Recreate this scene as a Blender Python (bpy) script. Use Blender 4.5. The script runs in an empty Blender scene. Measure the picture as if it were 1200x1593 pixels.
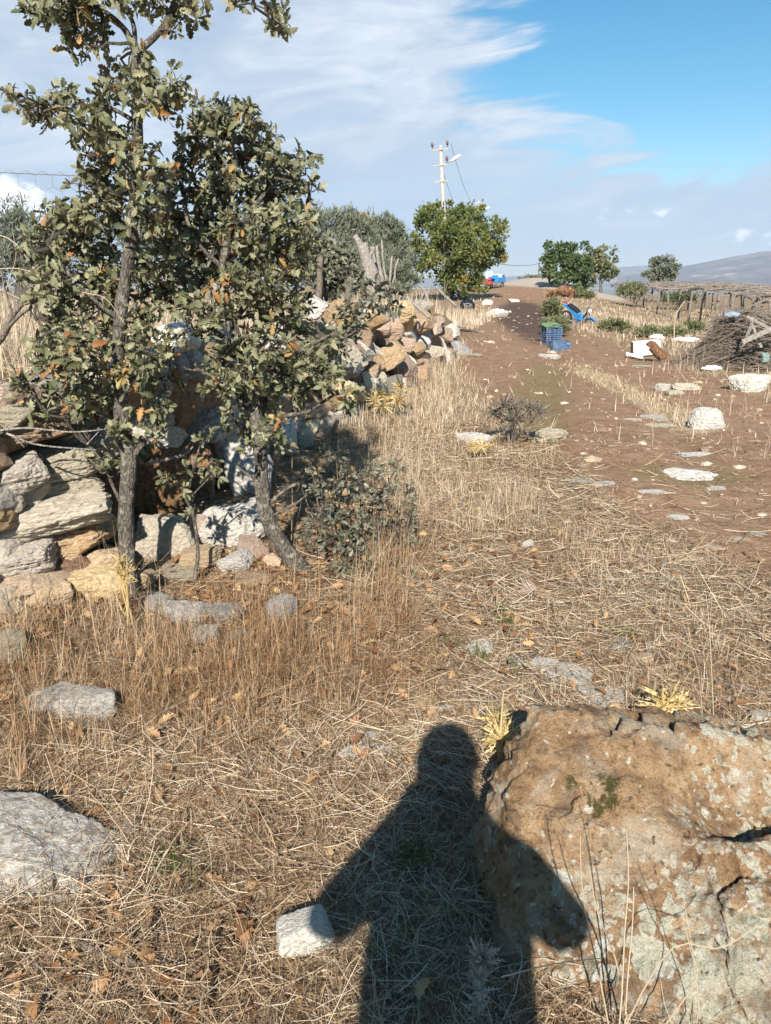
import bpy, bmesh, math, random
import numpy as np
from mathutils import Vector, Matrix

random.seed(7)
RNG = np.random.default_rng(7)
SC = bpy.context.scene
COL = SC.collection
R = math.radians

# ------------------------------------------------------------ camera, world, sun, exposure
F = 1196.0                      # focal length in photo pixels (photo 1200 x 1593)
PITCH = R(17.2)
CAMZ = 1.6
cam_d = bpy.data.cameras.new('camera')
cam_d.sensor_fit = 'VERTICAL'
cam_d.angle = 2 * math.atan(796.5 / F)
cam_d.clip_start = 0.02
cam_d.clip_end = 40000
cam = bpy.data.objects.new('camera', cam_d)
COL.objects.link(cam)
cam.location = (0, 0, CAMZ)
cam.rotation_euler = (R(90) - PITCH, 0, 0)
SC.camera = cam

SUN_EL, SHADOW_AZ = R(33), R(4.6)      # shadows run away from the camera, a little to the right
sun_d = bpy.data.lights.new('sun', 'SUN')
sun_d.energy = 5.0
sun_d.angle = R(0.53)
sun_d.color = (1.0, 0.94, 0.85)
sun = bpy.data.objects.new('sun', sun_d)
COL.objects.link(sun)
SUNDIR = Vector((-math.sin(SHADOW_AZ) * math.cos(SUN_EL), -math.cos(SHADOW_AZ) * math.cos(SUN_EL), math.sin(SUN_EL)))
sun.rotation_euler = SUNDIR.to_track_quat('Z', 'Y').to_euler()

SC.view_settings.view_transform = 'Standard'
SC.view_settings.look = 'None'
SC.view_settings.gamma = 1
SC.view_settings.use_curve_mapping = False
SC.view_settings.exposure = 1.0

world = bpy.data.worlds.new('World')
SC.world = world
world.use_nodes = True


class NT:
    """tiny node-tree writer"""
    def __init__(self, tree):
        self.t = tree
        tree.nodes.clear()

    def n(self, kind, props=None, **inp):
        nd = self.t.nodes.new(kind)
        for k, v in (props or {}).items():
            setattr(nd, k, v)
        for k, v in inp.items():
            key = int(k[1:]) if k[0] == 'i' and k[1:].isdigit() else k.replace('_', ' ')
            self.set(nd.inputs[key], v)
        return nd

    def set(self, sock, v):
        if isinstance(v, bpy.types.NodeSocket):
            self.t.links.new(v, sock)
        elif isinstance(v, bpy.types.Node):
            self.t.links.new(v.outputs[0], sock)
        else:
            if hasattr(sock, 'default_value'):
                dv = sock.default_value
                if hasattr(dv, '__len__') and not isinstance(dv, str) and len(dv) == 4 and len(v) == 3:
                    v = (*v, 1.0)
                sock.default_value = v

    def math(self, op, a, b=0.0, c=0.0, clamp=False):
        return self.n('ShaderNodeMath', {'operation': op, 'use_clamp': clamp}, i0=a, i1=b, i2=c).outputs[0]

    def mix(self, fac, a, b):
        nd = self.n('ShaderNodeMix', {'data_type': 'RGBA'})
        self.set(nd.inputs[0], fac); self.set(nd.inputs[6], a); self.set(nd.inputs[7], b)
        return nd.outputs[2]

    def ss(self, v, lo, hi, a=0.0, b=1.0):
        nd = self.n('ShaderNodeMapRange', {'interpolation_type': 'SMOOTHSTEP'})
        for i, x in enumerate((v, lo, hi, a, b)):
            self.set(nd.inputs[i], x)
        return nd.outputs[0]

    def noise(self, vec, scale, detail=4, rough=0.55, dist=0.0):
        return self.n('ShaderNodeTexNoise', None, Vector=vec, Scale=scale, Detail=detail, Roughness=rough, Distortion=dist).outputs[0]

    def vor(self, vec, scale, feature='F1', rnd=1.0):
        return self.n('ShaderNodeTexVoronoi', {'feature': feature}, Vector=vec, Scale=scale, Randomness=rnd)

    def ramp(self, fac, stops, mode='LINEAR'):
        nd = self.n('ShaderNodeValToRGB')
        cr = nd.color_ramp
        cr.interpolation = mode
        while len(cr.elements) < len(stops):
            cr.elements.new(0.5)
        for e, (p, c) in zip(cr.elements, stops):
            e.position = p
            e.color = (*c, 1) if len(c) == 3 else c
        self.set(nd.inputs[0], fac)
        return nd.outputs[0]

    def vmap(self, vec, scale=(1, 1, 1), loc=(0, 0, 0)):
        return self.n('ShaderNodeMapping', None, Vector=vec, Scale=scale, Location=loc).outputs[0]

    def xyz(self, v):
        return self.n('ShaderNodeSeparateXYZ', None, i0=v).outputs


def build_sky():
    g = NT(world.node_tree)
    out = g.n('ShaderNodeOutputWorld')
    sky = g.n('ShaderNodeTexSky', {'sky_type': 'NISHITA', 'sun_disc': False, 'sun_elevation': SUN_EL,
                                   'sun_rotation': R(180) + SHADOW_AZ, 'altitude': 600, 'air_density': 1.0,
                                   'dust_density': 0.0, 'ozone_density': 2.2})
    skyc = g.n('ShaderNodeHueSaturation', None, Hue=0.484, Saturation=1.42, Color=sky.outputs[0])
    bg_sky = g.n('ShaderNodeBackground', None, Color=skyc, Strength=0.063)
    d = g.n('ShaderNodeTexCoord').outputs['Generated']
    dx, dy, dz = g.xyz(d)
    az = g.math('MULTIPLY', g.math('ARCTAN2', dx, dy), 57.2958)          # degrees, 0 = along the lane, + to the right
    el = g.math('MULTIPLY', g.math('ARCSINE', dz), 57.2958)
    # cloud-sheet noise in stretched angular space
    ang = g.n('ShaderNodeCombineXYZ', None, X=g.math('ADD', az, g.math('MULTIPLY', el, -1.3)), Y=g.math('MULTIPLY', el, 2.6), Z=0.0).outputs[0]
    n1 = g.noise(ang, 0.085, 6, 0.6, 0.4)
    n2 = g.noise(g.vmap(ang, (0.65, 1.0, 1), (31, 7, 3)), 0.17, 6, 0.56, 1.1)
    n3 = g.noise(d, 2.2, 5, 0.55, 0.2)
    # the clear window in the cloud sheet: right of the lane, from 5 degrees up
    ex = g.math('DIVIDE', g.math('SUBTRACT', az, 27.0), 21.0)
    ey = g.math('DIVIDE', g.math('SUBTRACT', g.math('SUBTRACT', el, g.math('MULTIPLY', g.math('SUBTRACT', az, 16.0), 0.10)), 14.6), 8.6)
    rr = g.math('SQRT', g.math('ADD', g.math('MULTIPLY', ex, ex), g.math('MULTIPLY', ey, ey)))
    wob = g.math('ADD', g.math('MULTIPLY', g.math('SUBTRACT', n1, 0.5), 0.75), g.math('MULTIPLY', g.math('SUBTRACT', n2, 0.5), 0.95))
    cover = g.ss(g.math('ADD', rr, wob), 0.80, 1.14)
    # elsewhere in the sky: unseen broken cloud, kept sparse so the shadows stay dark
    broken = g.ss(g.math('ADD', n3, g.math('MULTIPLY', g.math('SUBTRACT', n2, 0.5), 0.4)), 0.57, 0.70, 0.0, 0.9)
    far = g.ss(g.math('ABSOLUTE', az), 38.0, 70.0)
    high = g.ss(el, 22.0, 40.0)
    other = g.math('MAXIMUM', far, high)
    cover = g.math('ADD', g.math('MULTIPLY', cover, g.math('SUBTRACT', 1.0, other)), g.math('MULTIPLY', broken, other))
    thick = g.math('MULTIPLY', cover, g.ss(n2, 0.2, 0.75, 0.80, 0.99))
    thick = g.math('MULTIPLY', thick, g.ss(el, -1.0, 3.0, 0.55, 1.0))
    tone = g.ramp(g.math('ADD', g.math('MULTIPLY', n2, 0.4), g.math('MULTIPLY', n1, 0.6)),
                  [(0.30, (0.33, 0.40, 0.52)), (0.48, (0.46, 0.53, 0.635)), (0.60, (0.64, 0.69, 0.76)), (0.76, (0.76, 0.80, 0.84))])
    low = g.ss(el, 2.0, 9.0, 1.0, 0.0)
    lowl = g.math('MULTIPLY', low, g.ss(az, -14.0, 16.0, 1.0, 0.7))
    tone = g.mix(g.math('MULTIPLY', lowl, 0.75), tone, (0.33, 0.45, 0.63))
    # the small bright cumulus bank low on the left and a few puffs low on the right
    pm = g.noise(g.vmap(g.n('ShaderNodeCombineXYZ', None, X=az, Y=g.math('MULTIPLY', el, 1.6), Z=0.0).outputs[0], (1, 1, 1), (3.7, 0.9, 0)), 0.32, 6, 0.55, 0.2)
    bx = g.math('DIVIDE', g.math('SUBTRACT', az, -27.5), 6.2)
    by = g.math('DIVIDE', g.math('SUBTRACT', el, 4.2), 2.1)
    bank = g.math('SUBTRACT', 1.15, g.math('SQRT', g.math('ADD', g.math('MULTIPLY', bx, bx), g.math('MULTIPLY', by, by))))
    bank = g.ss(g.math('ADD', bank, g.math('MULTIPLY', g.math('SUBTRACT', pm, 0.5), 1.3)), 0.15, 0.5)
    puff = g.math('MULTIPLY', g.ss(pm, 0.60, 0.70), g.math('MULTIPLY', g.ss(el, 0.8, 1.6), g.ss(el, 3.2, 4.6, 1.0, 0.0)))
    puff = g.math('MULTIPLY', puff, g.ss(az, 5.0, 9.0))
    white = g.math('MAXIMUM', bank, g.math('MULTIPLY', puff, 0.8))
    tone = g.mix(white, tone, (1.4, 1.41, 1.44))
    fac = g.math('MAXIMUM', thick, g.math('MULTIPLY', white, 0.95))
    bg_cl = g.n('ShaderNodeBackground', None, Color=tone, Strength=0.66)
    mix = g.n('ShaderNodeMixShader', None, i0=fac, i1=bg_sky.outputs[0], i2=bg_cl.outputs[0])
    g.t.links.new(mix.outputs[0], out.inputs[0])


build_sky()


# ------------------------------------------------------------ numpy noise
def _hash(ix, iy, iz, seed):
    h = (ix * 374761393 + iy * 668265263 + iz * 1274126177 + seed * 974634777) & 0xFFFFFFFF
    h = ((h ^ (h >> 13)) * 1103515245) & 0xFFFFFFFF
    h = ((h ^ (h >> 16)) * 2246822519) & 0xFFFFFFFF
    return ((h ^ (h >> 15)) & 0xFFFF) / 65535.0


def vnoise(p, seed=0):
    p = np.asarray(p, float)
    i = np.floor(p).astype(np.int64)
    f = p - i
    f = f * f * f * (f * (f * 6 - 15) + 10)
    x, y, z = i[..., 0], i[..., 1], i[..., 2]
    fx, fy, fz = f[..., 0], f[..., 1], f[..., 2]
    def l(a, b, t): return a + (b - a) * t
    c = lambda a, b, d: _hash(x + a, y + b, z + d, seed)
    return l(l(l(c(0, 0, 0), c(1, 0, 0), fx), l(c(0, 1, 0), c(1, 1, 0), fx), fy),
             l(l(c(0, 0, 1), c(1, 0, 1), fx), l(c(0, 1, 1), c(1, 1, 1), fx), fy), fz) * 2 - 1


ROT = np.array([[0.36, 0.48, -0.8], [-0.8, 0.6, 0.0], [0.48, 0.64, 0.6]])


def fbm(p, octs=4, seed=0, gain=0.5, ridged=False):
    p = np.asarray(p, float)
    a, s, t = 1.0, 0.0, 0.0
    for k in range(octs):
        v = vnoise(p, seed + k)
        if ridged:
            v = 1 - 2 * np.abs(v)
        s = s + a * v
        t += a
        a *= gain
        p = (p @ ROT.T) * 2.03 + 13.7
    return s / t


def xy0(x, y):
    return np.stack([x, y, np.zeros_like(x)], -1)


def sstep(a, b, x):
    t = np.clip((x - a) / (b - a), 0, 1)
    return t * t * (3 - 2 * t)


# ------------------------------------------------------------ the lie of the land
def wall_x(y):
    return -0.70 + 0.25 * (y - 8.1)


def wall_d(x, y):
    return (x - wall_x(y)) / 1.031


def H(x, y):
    x = np.asarray(x, float); y = np.asarray(y, float)
    r = np.hypot(x, y)
    z = 0.05 * fbm(xy0(x * .45, y * .45), 3, 11) + 0.018 * fbm(xy0(x * 2.1, y * 2.1), 3, 5) + 0.008 * fbm(xy0(x * 9, y * 9), 2, 8)
    z = z * np.clip(1 - r / 400, 0, 1)
    rut = np.exp(-((x - 1.15 - .235 * (y - 6)) / .22) ** 2) + np.exp(-((x - 2.5 - .26 * (y - 6)) / .24) ** 2)
    z = z - 0.045 * rut * sstep(4.5, 7, y) * (1 - sstep(26, 36, y))
    d = wall_d(x, y)
    t = 0.82 * (1 - sstep(15, 24, y))
    z = z + t * sstep(0.02, -0.45, d) + 0.10 * sstep(1.0, 0.1, d) * (1 - sstep(15, 24, y))
    z = z - 0.68 * sstep(6.0, 11.0, x - 0.12 * (y - 15)) * sstep(15, 25, y)
    z = z + 1.15 * np.exp(-(((x - 12.8) / 5.0) ** 2 + ((y - 62) / 14.0) ** 2)) + 0.35 * np.exp(-(((x + 8) / 30.0) ** 2 + ((y - 60) / 20.0) ** 2))
    z = z - 75 * sstep(75, 900, r)
    z = z + sstep(600, 2500, r) * 14 * fbm(xy0(x / 900, y / 900), 4, 21)
    return z


SP, CP = math.sin(PITCH), math.cos(PITCH)


def ray(u, v):
    """direction of the photo pixel (u, v) from the camera, scaled to unit depth"""
    a, b = (u - 600) / F, (796.5 - v) / F
    return np.array([a, CP + b * SP, b * CP - SP])


def at(u, v, Y):
    """the point on the pixel's ray at distance Y ahead"""
    d = ray(u, v)
    k = Y / d[1]
    return Vector((d[0] * k, Y, CAMZ + d[2] * k))


_T = np.geomspace(0.6, 600, 1500)


def ground_at(u, v):
    d = ray(u, v)
    P = np.array([0, 0, CAMZ]) + _T[:, None] * d
    g = P[:, 2] - H(P[:, 0], P[:, 1])
    i = int(np.argmax(g < 0)) if (g < 0).any() else len(_T) - 1
    i = max(i, 1)
    w = g[i - 1] / (g[i - 1] - g[i] + 1e-9)
    p = P[i - 1] + (P[i] - P[i - 1]) * w
    return Vector(p)


def flat_at(u, v, z=0.0):
    d = ray(u, v)
    k = (z - CAMZ) / d[2]
    return Vector((d[0] * k, d[1] * k, z))


def hz(x, y):
    return float(H(np.array([x]), np.array([y]))[0])


def depth_of(p):
    return p[1] * CP + (CAMZ - p[2]) * SP


# ------------------------------------------------------------ object helpers
def tag(o, label=None, cat=None, group=None, kind=None):
    for k, v in (('label', label), ('category', cat), ('group', group), ('kind', kind)):
        if v:
            o[k] = v
    return o


def wloc(o):
    v = Vector((0, 0, 0))
    while o:
        v += o.location
        o = o.parent
    return v


def empty(name, loc, label, cat, group=None):
    o = bpy.data.objects.new(name, None)
    o.empty_display_size = 0.1
    o.location = loc
    COL.objects.link(o)
    return tag(o, label, cat, group)


def link(name, me, mat=None, parent=None, loc=None):
    o = bpy.data.objects.new(name, me)
    COL.objects.link(o)
    if mat and not me.materials:
        me.materials.append(mat)
    if parent:
        o.parent = parent
    if loc is not None:
        o.location = loc
    return o


def copy_tree(o, parent=None):
    c = o.copy()
    COL.objects.link(c)
    if parent:
        c.parent = parent
    for ch in list(o.children):
        copy_tree(ch, c)
    return c


class MB:
    """collects pieces of geometry that belong to ONE part"""
    def __init__(self):
        self.v, self.f, self.t, self.n = [], [], [], 0

    def add(self, v, f, tint=None):
        v = np.asarray(v, float).reshape(-1, 3)
        for ff in (f if isinstance(f, list) and len(f) and isinstance(f[0], np.ndarray) else [np.asarray(f)]):
            self.f.append(ff.astype(np.int64) + self.n)
        self.v.append(v)
        if tint is None:
            tint = np.full(len(v), 0.5)
        self.t.append(np.broadcast_to(np.asarray(tint, float), (len(v),)))
        self.n += len(v)
        return self

    def mesh(self, name, origin=(0, 0, 0), smooth=False, xf=None):
        me = bpy.data.meshes.new(name)
        v = np.concatenate(self.v) - np.array(origin)
        lens = np.concatenate([np.full(len(f), f.shape[1]) for f in self.f])
        idx = np.concatenate([f.ravel() for f in self.f])
        me.vertices.add(len(v)); me.vertices.foreach_set('co', v.astype(np.float32).ravel())
        me.loops.add(len(idx)); me.loops.foreach_set('vertex_index', idx.astype(np.int32))
        me.polygons.add(len(lens))
        me.polygons.foreach_set('loop_start', np.concatenate([[0], np.cumsum(lens)[:-1]]).astype(np.int32))
        me.polygons.foreach_set('use_smooth', np.full(len(lens), smooth))
        me.update(calc_edges=True)
        at_ = me.attributes.new('tint', 'FLOAT', 'POINT')
        at_.data.foreach_set('value', np.concatenate(self.t).astype(np.float32))
        return me

    def build(self, name, mat, parent=None, smooth=False, origin=None):
        if parent is not None:
            origin = wloc(parent)
        me = self.mesh(name, origin if origin is not None else (0, 0, 0), smooth)
        o = link(name, me, mat, parent)
        if parent is None and origin is not None:
            o.location = origin
        return o

    # ---- shapes
    def box(self, c, s, rot=None, tint=None):
        a = np.array([[x, y, z] for x in (-.5, .5) for y in (-.5, .5) for z in (-.5, .5)]) * np.array(s)
        if rot is not None:
            a = a @ np.array(rot.to_3x3() if hasattr(rot, 'to_3x3') else rot).T
        return self.add(a + np.array(c), np.array([[0, 1, 3, 2], [4, 6, 7, 5], [0, 4, 5, 1], [2, 3, 7, 6], [0, 2, 6, 4], [1, 5, 7, 3]]), tint)

    def tube(self, pts, radii, sides=6, tint=None, caps=True):
        P = np.array([tuple(p) for p in pts], float)
        n = len(P)
        rr = np.broadcast_to(np.asarray(radii, float), (n,))
        T = np.gradient(P, axis=0)
        T /= np.linalg.norm(T, axis=1, keepdims=True) + 1e-12
        ref = np.array([0.31, 0.77, 0.55])
        if abs(T[0] @ ref) > 0.9:
            ref = np.array([1.0, 0, 0])
        u = np.cross(T[0], ref); u /= np.linalg.norm(u)
        ang = np.linspace(0, 2 * math.pi, sides, endpoint=False)
        V = []
        for k in range(n):
            u = u - T[k] * (u @ T[k]); u /= np.linalg.norm(u) + 1e-12
            w = np.cross(T[k], u)
            V.append(P[k] + rr[k] * (np.cos(ang)[:, None] * u + np.sin(ang)[:, None] * w))
        V = np.concatenate(V)
        a = np.arange(sides); b = (a + 1) % sides
        Q = np.concatenate([np.stack([k * sides + a, k * sides + b, (k + 1) * sides + b, (k + 1) * sides + a], 1) for k in range(n - 1)])
        fs = [Q]
        if caps:
            fs += [a[::-1][None, :].copy(), (a + (n - 1) * sides)[None, :]]
        return self.add(V, fs, tint)

    def torus(self, c, axis, Rr, r, seg=24, sides=8, tint=None):
        ax = Vector(axis).normalized()
        u = ax.orthogonal().normalized(); w = ax.cross(u)
        th = np.linspace(0, 2 * math.pi, seg, endpoint=False); ph = np.linspace(0, 2 * math.pi, sides, endpoint=False)
        u, w, ax = np.array(u), np.array(w), np.array(ax)
        rad = np.cos(th)[:, None] * u + np.sin(th)[:, None] * w
        V = np.array(c) + rad[:, None, :] * (Rr + r * np.cos(ph))[None, :, None] + ax * (r * np.sin(ph))[None, :, None]
        i, j = np.meshgrid(np.arange(seg), np.arange(sides), indexing='ij')
        i2, j2 = (i + 1) % seg, (j + 1) % sides
        Q = np.stack([i * sides + j, i2 * sides + j, i2 * sides + j2, i * sides + j2], -1).reshape(-1, 4)
        return self.add(V.reshape(-1, 3), Q, tint)

    def ball(self, c, s, sub=2, tint=None):
        d, f = ico(sub)
        return self.add(d * np.array(s) + np.array(c), f, tint)

    def prism(self, outline, thick, M):
        """outline (k,2) in the xz plane, extruded along y by thick; M: 4x4 placing matrix"""
        o = np.asarray(outline, float)
        k = len(o)
        V = np.concatenate([np.stack([o[:, 0], np.full(k, s * thick / 2), o[:, 1]], 1) for s in (-1, 1)])
        Mn = np.array(M)
        V = V @ Mn[:3, :3].T + Mn[:3, 3]
        a = np.arange(k); b = (a + 1) % k
        return self.add(V, [a[None, :].copy(), (a[::-1] + k)[None, :].copy(), np.stack([a, a + k, b + k, b], 1)])


_ICO = {}


def ico(sub):
    if sub not in _ICO:
        bm = bmesh.new()
        bmesh.ops.create_icosphere(bm, subdivisions=sub, radius=1)
        v = np.array([x.co[:] for x in bm.verts]); f = np.array([[q.index for q in p.verts] for p in bm.faces])
        bm.free()
        _ICO[sub] = (v / np.linalg.norm(v, axis=1, keepdims=True), f)
    return _ICO[sub]


def wiggle(a, b, n=5, amp=0.05, rs=None):
    """a bent path from a to b"""
    rs = rs or random
    a, b = Vector(a), Vector(b)
    L = (b - a).length
    pts = []
    for k in range(n):
        t = k / (n - 1)
        j = amp * L * math.sin(math.pi * t)
        pts.append(a.lerp(b, t) + Vector((rs.uniform(-j, j), rs.uniform(-j, j), rs.uniform(-j, j))))
    return pts

# ------------------------------------------------------------ materials
def new_mat(name):
    m = bpy.data.materials.new(name)
    m.use_nodes = True
    g = NT(m.node_tree)
    out = g.n('ShaderNodeOutputMaterial')
    return m, g, out


def simple_mat(name, col, rough=0.6, metal=0.0, var=0.25, scale=6.0, bump=0.15, dirt=None):
    m, g, out = new_mat(name)
    co = g.n('ShaderNodeTexCoord').outputs['Object']
    n = g.noise(co, scale, 5)
    c2 = tuple(x * (1 - var) for x in col); c3 = tuple(min(1, x * (1 + var)) for x in col)
    c = g.ramp(n, [(0.3, c2), (0.7, c3)])
    if dirt:
        c = g.mix(g.ss(g.noise(co, scale * 1.7, 6, 0.65), 0.5, 0.68), c, dirt)
    b = g.n('ShaderNodeBump', None, Strength=bump, Distance=0.01, Height=g.noise(co, scale * 8, 4))
    p = g.n('ShaderNodeBsdfPrincipled', None, Base_Color=c, Roughness=rough, Metallic=metal, Normal=b.outputs[0])
    g.t.links.new(p.outputs[0], out.inputs[0])
    return m


def rock_mat(name, base, dark, light, stain=None, lichen=None, lich=0.0, scale=1.0, bump=0.6, blotch=(0.42, 0.62)):
    m, g, out = new_mat(name)
    co = g.n('ShaderNodeTexCoord').outputs['Object']
    rnd = g.n('ShaderNodeObjectInfo').outputs['Random']
    off = g.math('MULTIPLY', rnd, 37.0)
    co = g.n('ShaderNodeVectorMath', {'operation': 'ADD'}, i0=co, i1=g.n('ShaderNodeCombineXYZ', None, X=off, Y=off, Z=off).outputs[0]).outputs[0]
    n1 = g.noise(co, 5 * scale, 6, 0.6, 0.3)
    n2 = g.noise(co, 22 * scale, 6, 0.65)
    n3 = g.noise(g.vmap(co, (1, 1, 1.8)), 7 * scale, 6, 0.62, 0.5)
    c = g.ramp(n1, [(0.28, dark), (0.5, base), (0.72, light)])
    c = g.mix(g.ss(n2, 0.54, 0.74, 0, 0.4), c, dark)
    c = g.mix(g.ss(n2, 0.48, 0.30, 0, 0.45), c, light)
    if stain:
        c = g.mix(g.ss(n3, blotch[0], blotch[1], 0, 0.8), c, stain)
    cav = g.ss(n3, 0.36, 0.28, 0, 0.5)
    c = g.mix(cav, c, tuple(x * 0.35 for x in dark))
    if lichen:
        w = g.n('ShaderNodeVectorMath', {'operation': 'ADD'}, i0=co, i1=g.n('ShaderNodeVectorMath', {'operation': 'SCALE'}, i0=g.n('ShaderNodeTexNoise', None, Vector=co, Scale=30 * scale).outputs[1], Scale=0.035).outputs[0]).outputs[0]
        v = g.vor(w, 16 * scale).outputs['Distance']
        c = g.mix(g.math('MULTIPLY', g.ss(v, 0.38, 0.30), g.ss(g.noise(co, 3.5 * scale, 3), 0.62 - lich, 0.66 - lich)), c, lichen)
    # a slight shift of each stone's own colour
    hs = g.n('ShaderNodeHueSaturation', None, Hue=g.math('ADD', 0.488, g.math('MULTIPLY', rnd, 0.024)), Saturation=g.math('ADD', 0.8, g.math('MULTIPLY', rnd, 0.4)),
             Value=g.math('ADD', 0.78, g.math('MULTIPLY', g.math('FRACT', g.math('MULTIPLY', rnd, 7.3)), 0.4)), Color=c)
    h = g.math('ADD', g.math('MULTIPLY', n2, 0.6), g.math('MULTIPLY', n3, 0.8))
    b = g.n('ShaderNodeBump', None, Strength=bump, Distance=0.03, Height=h)
    b2 = g.n('ShaderNodeBump', None, Strength=0.5 * bump, Distance=0.006, Height=g.noise(co, 110 * scale, 4, 0.7), Normal=b.outputs[0])
    p = g.n('ShaderNodeBsdfPrincipled', None, Base_Color=hs.outputs[0], Roughness=0.9, Normal=b2.outputs[0])
    p.inputs['Specular IOR Level'].default_value = 0.2
    g.t.links.new(p.outputs[0], out.inputs[0])
    return m


def blade_mat(name, stops, trans=0.25, rough=0.6):
    """grass, straw and leaf stuff: colour by each blade's own tint"""
    m, g, out = new_mat(name)
    a = g.n('ShaderNodeAttribute', {'attribute_name': 'tint'}).outputs['Fac']
    c = g.ramp(a, stops)
    p = g.n('ShaderNodeBsdfPrincipled', None, Base_Color=c, Roughness=rough)
    p.inputs['Specular IOR Level'].default_value = 0.25
    tr = g.n('ShaderNodeBsdfTranslucent', None, Color=c)
    mx = g.n('ShaderNodeMixShader', None, i0=trans, i1=p.outputs[0], i2=tr.outputs[0])
    g.t.links.new(mx.outputs[0], out.inputs[0])
    return m


def leaf_mat(name, stops, under, trans=0.22, rough=0.55, spec=0.3):
    m, g, out = new_mat(name)
    a = g.n('ShaderNodeAttribute', {'attribute_name': 'tint'}).outputs['Fac']
    c = g.ramp(a, stops)
    back = g.n('ShaderNodeNewGeometry').outputs['Backfacing']
    c2 = g.mix(g.math('MULTIPLY', back, 0.5), c, under)
    p = g.n('ShaderNodeBsdfPrincipled', None, Base_Color=c2, Roughness=rough)
    p.inputs['Specular IOR Level'].default_value = spec
    tr = g.n('ShaderNodeBsdfTranslucent', None, Color=c)
    mx = g.n('ShaderNodeMixShader', None, i0=trans, i1=p.outputs[0], i2=tr.outputs[0])
    g.t.links.new(mx.outputs[0], out.inputs[0])
    return m


def bark_mat(name, dark, light, lichen=None, scale=1.0):
    m, g, out = new_mat(name)
    co = g.n('ShaderNodeTexCoord').outputs['Object']
    s = g.vmap(co, (1, 1, 0.4))
    n = g.noise(s, 70 * scale, 6, 0.7, 0.6)
    v = g.ss(g.vor(g.n('ShaderNodeVectorMath', {'operation': 'ADD'}, i0=s, i1=g.n('ShaderNodeVectorMath', {'operation': 'SCALE'}, i0=g.n('ShaderNodeTexNoise', None, Vector=s, Scale=40.0 * scale).outputs[1], Scale=0.02 / scale).outputs[0]).outputs[0], 60 * scale, 'DISTANCE_TO_EDGE').outputs['Distance'], 0.0, 0.22)
    c = g.ramp(g.math('ADD', g.math('MULTIPLY', n, 0.85), g.math('MULTIPLY', v, 0.13)), [(0.32, dark), (0.72, light)])
    if lichen:
        c = g.mix(g.ss(g.noise(co, 24, 5, 0.6), 0.54, 0.62, 0, 0.8), c, lichen)
    b = g.n('ShaderNodeBump', None, Strength=0.9, Distance=0.012, Height=g.math('ADD', n, g.math('MULTIPLY', v, .4)))
    p = g.n('ShaderNodeBsdfPrincipled', None, Base_Color=c, Roughness=0.9, Normal=b.outputs[0])
    p.inputs['Specular IOR Level'].default_value = 0.15
    g.t.links.new(p.outputs[0], out.inputs[0])
    return m


M = {}
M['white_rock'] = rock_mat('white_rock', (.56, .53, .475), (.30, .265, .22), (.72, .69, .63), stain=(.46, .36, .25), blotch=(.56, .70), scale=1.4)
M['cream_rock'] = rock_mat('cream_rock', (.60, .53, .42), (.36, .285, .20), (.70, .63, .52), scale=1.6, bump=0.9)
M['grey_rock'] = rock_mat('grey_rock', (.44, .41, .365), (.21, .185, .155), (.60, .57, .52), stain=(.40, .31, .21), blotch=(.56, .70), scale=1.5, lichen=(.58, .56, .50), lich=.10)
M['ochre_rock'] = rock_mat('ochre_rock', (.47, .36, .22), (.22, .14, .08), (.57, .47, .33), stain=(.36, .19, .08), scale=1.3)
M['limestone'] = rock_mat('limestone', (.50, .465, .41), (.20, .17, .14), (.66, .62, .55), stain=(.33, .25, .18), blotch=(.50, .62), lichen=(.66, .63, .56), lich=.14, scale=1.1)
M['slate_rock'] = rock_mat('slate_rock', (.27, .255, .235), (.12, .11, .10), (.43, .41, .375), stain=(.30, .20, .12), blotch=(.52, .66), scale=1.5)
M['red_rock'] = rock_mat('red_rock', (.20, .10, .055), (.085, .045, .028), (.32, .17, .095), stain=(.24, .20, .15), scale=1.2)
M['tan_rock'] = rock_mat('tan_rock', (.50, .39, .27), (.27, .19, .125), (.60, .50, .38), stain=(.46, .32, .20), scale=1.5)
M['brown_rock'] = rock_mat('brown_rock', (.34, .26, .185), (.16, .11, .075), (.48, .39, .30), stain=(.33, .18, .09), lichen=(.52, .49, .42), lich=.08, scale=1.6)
M['bark'] = bark_mat('bark', (.045, .038, .032), (.20, .175, .145), (.27, .25, .19))
M['twig'] = bark_mat('twig', (.06, .05, .042), (.17, .145, .12), None, 2.0)
M['grey_wood'] = bark_mat('grey_wood', (.15, .13, .115), (.46, .42, .37), None, 0.8)
M['dead_wood'] = bark_mat('dead_wood', (.10, .075, .058), (.30, .25, .20), None, 1.0)
M['stick_wood'] = bark_mat('stick_wood', (.11, .09, .075), (.35, .30, .255), None, 0.6)
M['black_twig'] = bark_mat('black_twig', (.025, .02, .018), (.085, .068, .055), None, 1.5)
M['oak_leaf'] = leaf_mat('oak_leaf', [(0.0, (.06, .068, .028)), (0.3, (.125, .130, .060)), (0.55, (.195, .192, .105)), (0.80, (.275, .262, .155)), (0.86, (.33, .255, .10)), (0.93, (.36, .185, .065)), (1.0, (.26, .105, .035))], (.27, .27, .19), 0.16)
M['scrub_leaf'] = leaf_mat('scrub_leaf', [(0.0, (.055, .058, .038)), (0.5, (.145, .145, .098)), (0.82, (.25, .24, .175)), (0.92, (.34, .22, .09)), (1.0, (.24, .11, .04))], (.24, .24, .17), 0.15)
M['green_leaf'] = leaf_mat('green_leaf', [(0.0, (.05, .075, .02)), (0.4, (.115, .14, .035)), (0.72, (.19, .20, .055)), (0.93, (.27, .22, .06)), (1.0, (.30, .12, .03))], (.14, .17, .07), 0.25)
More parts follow.
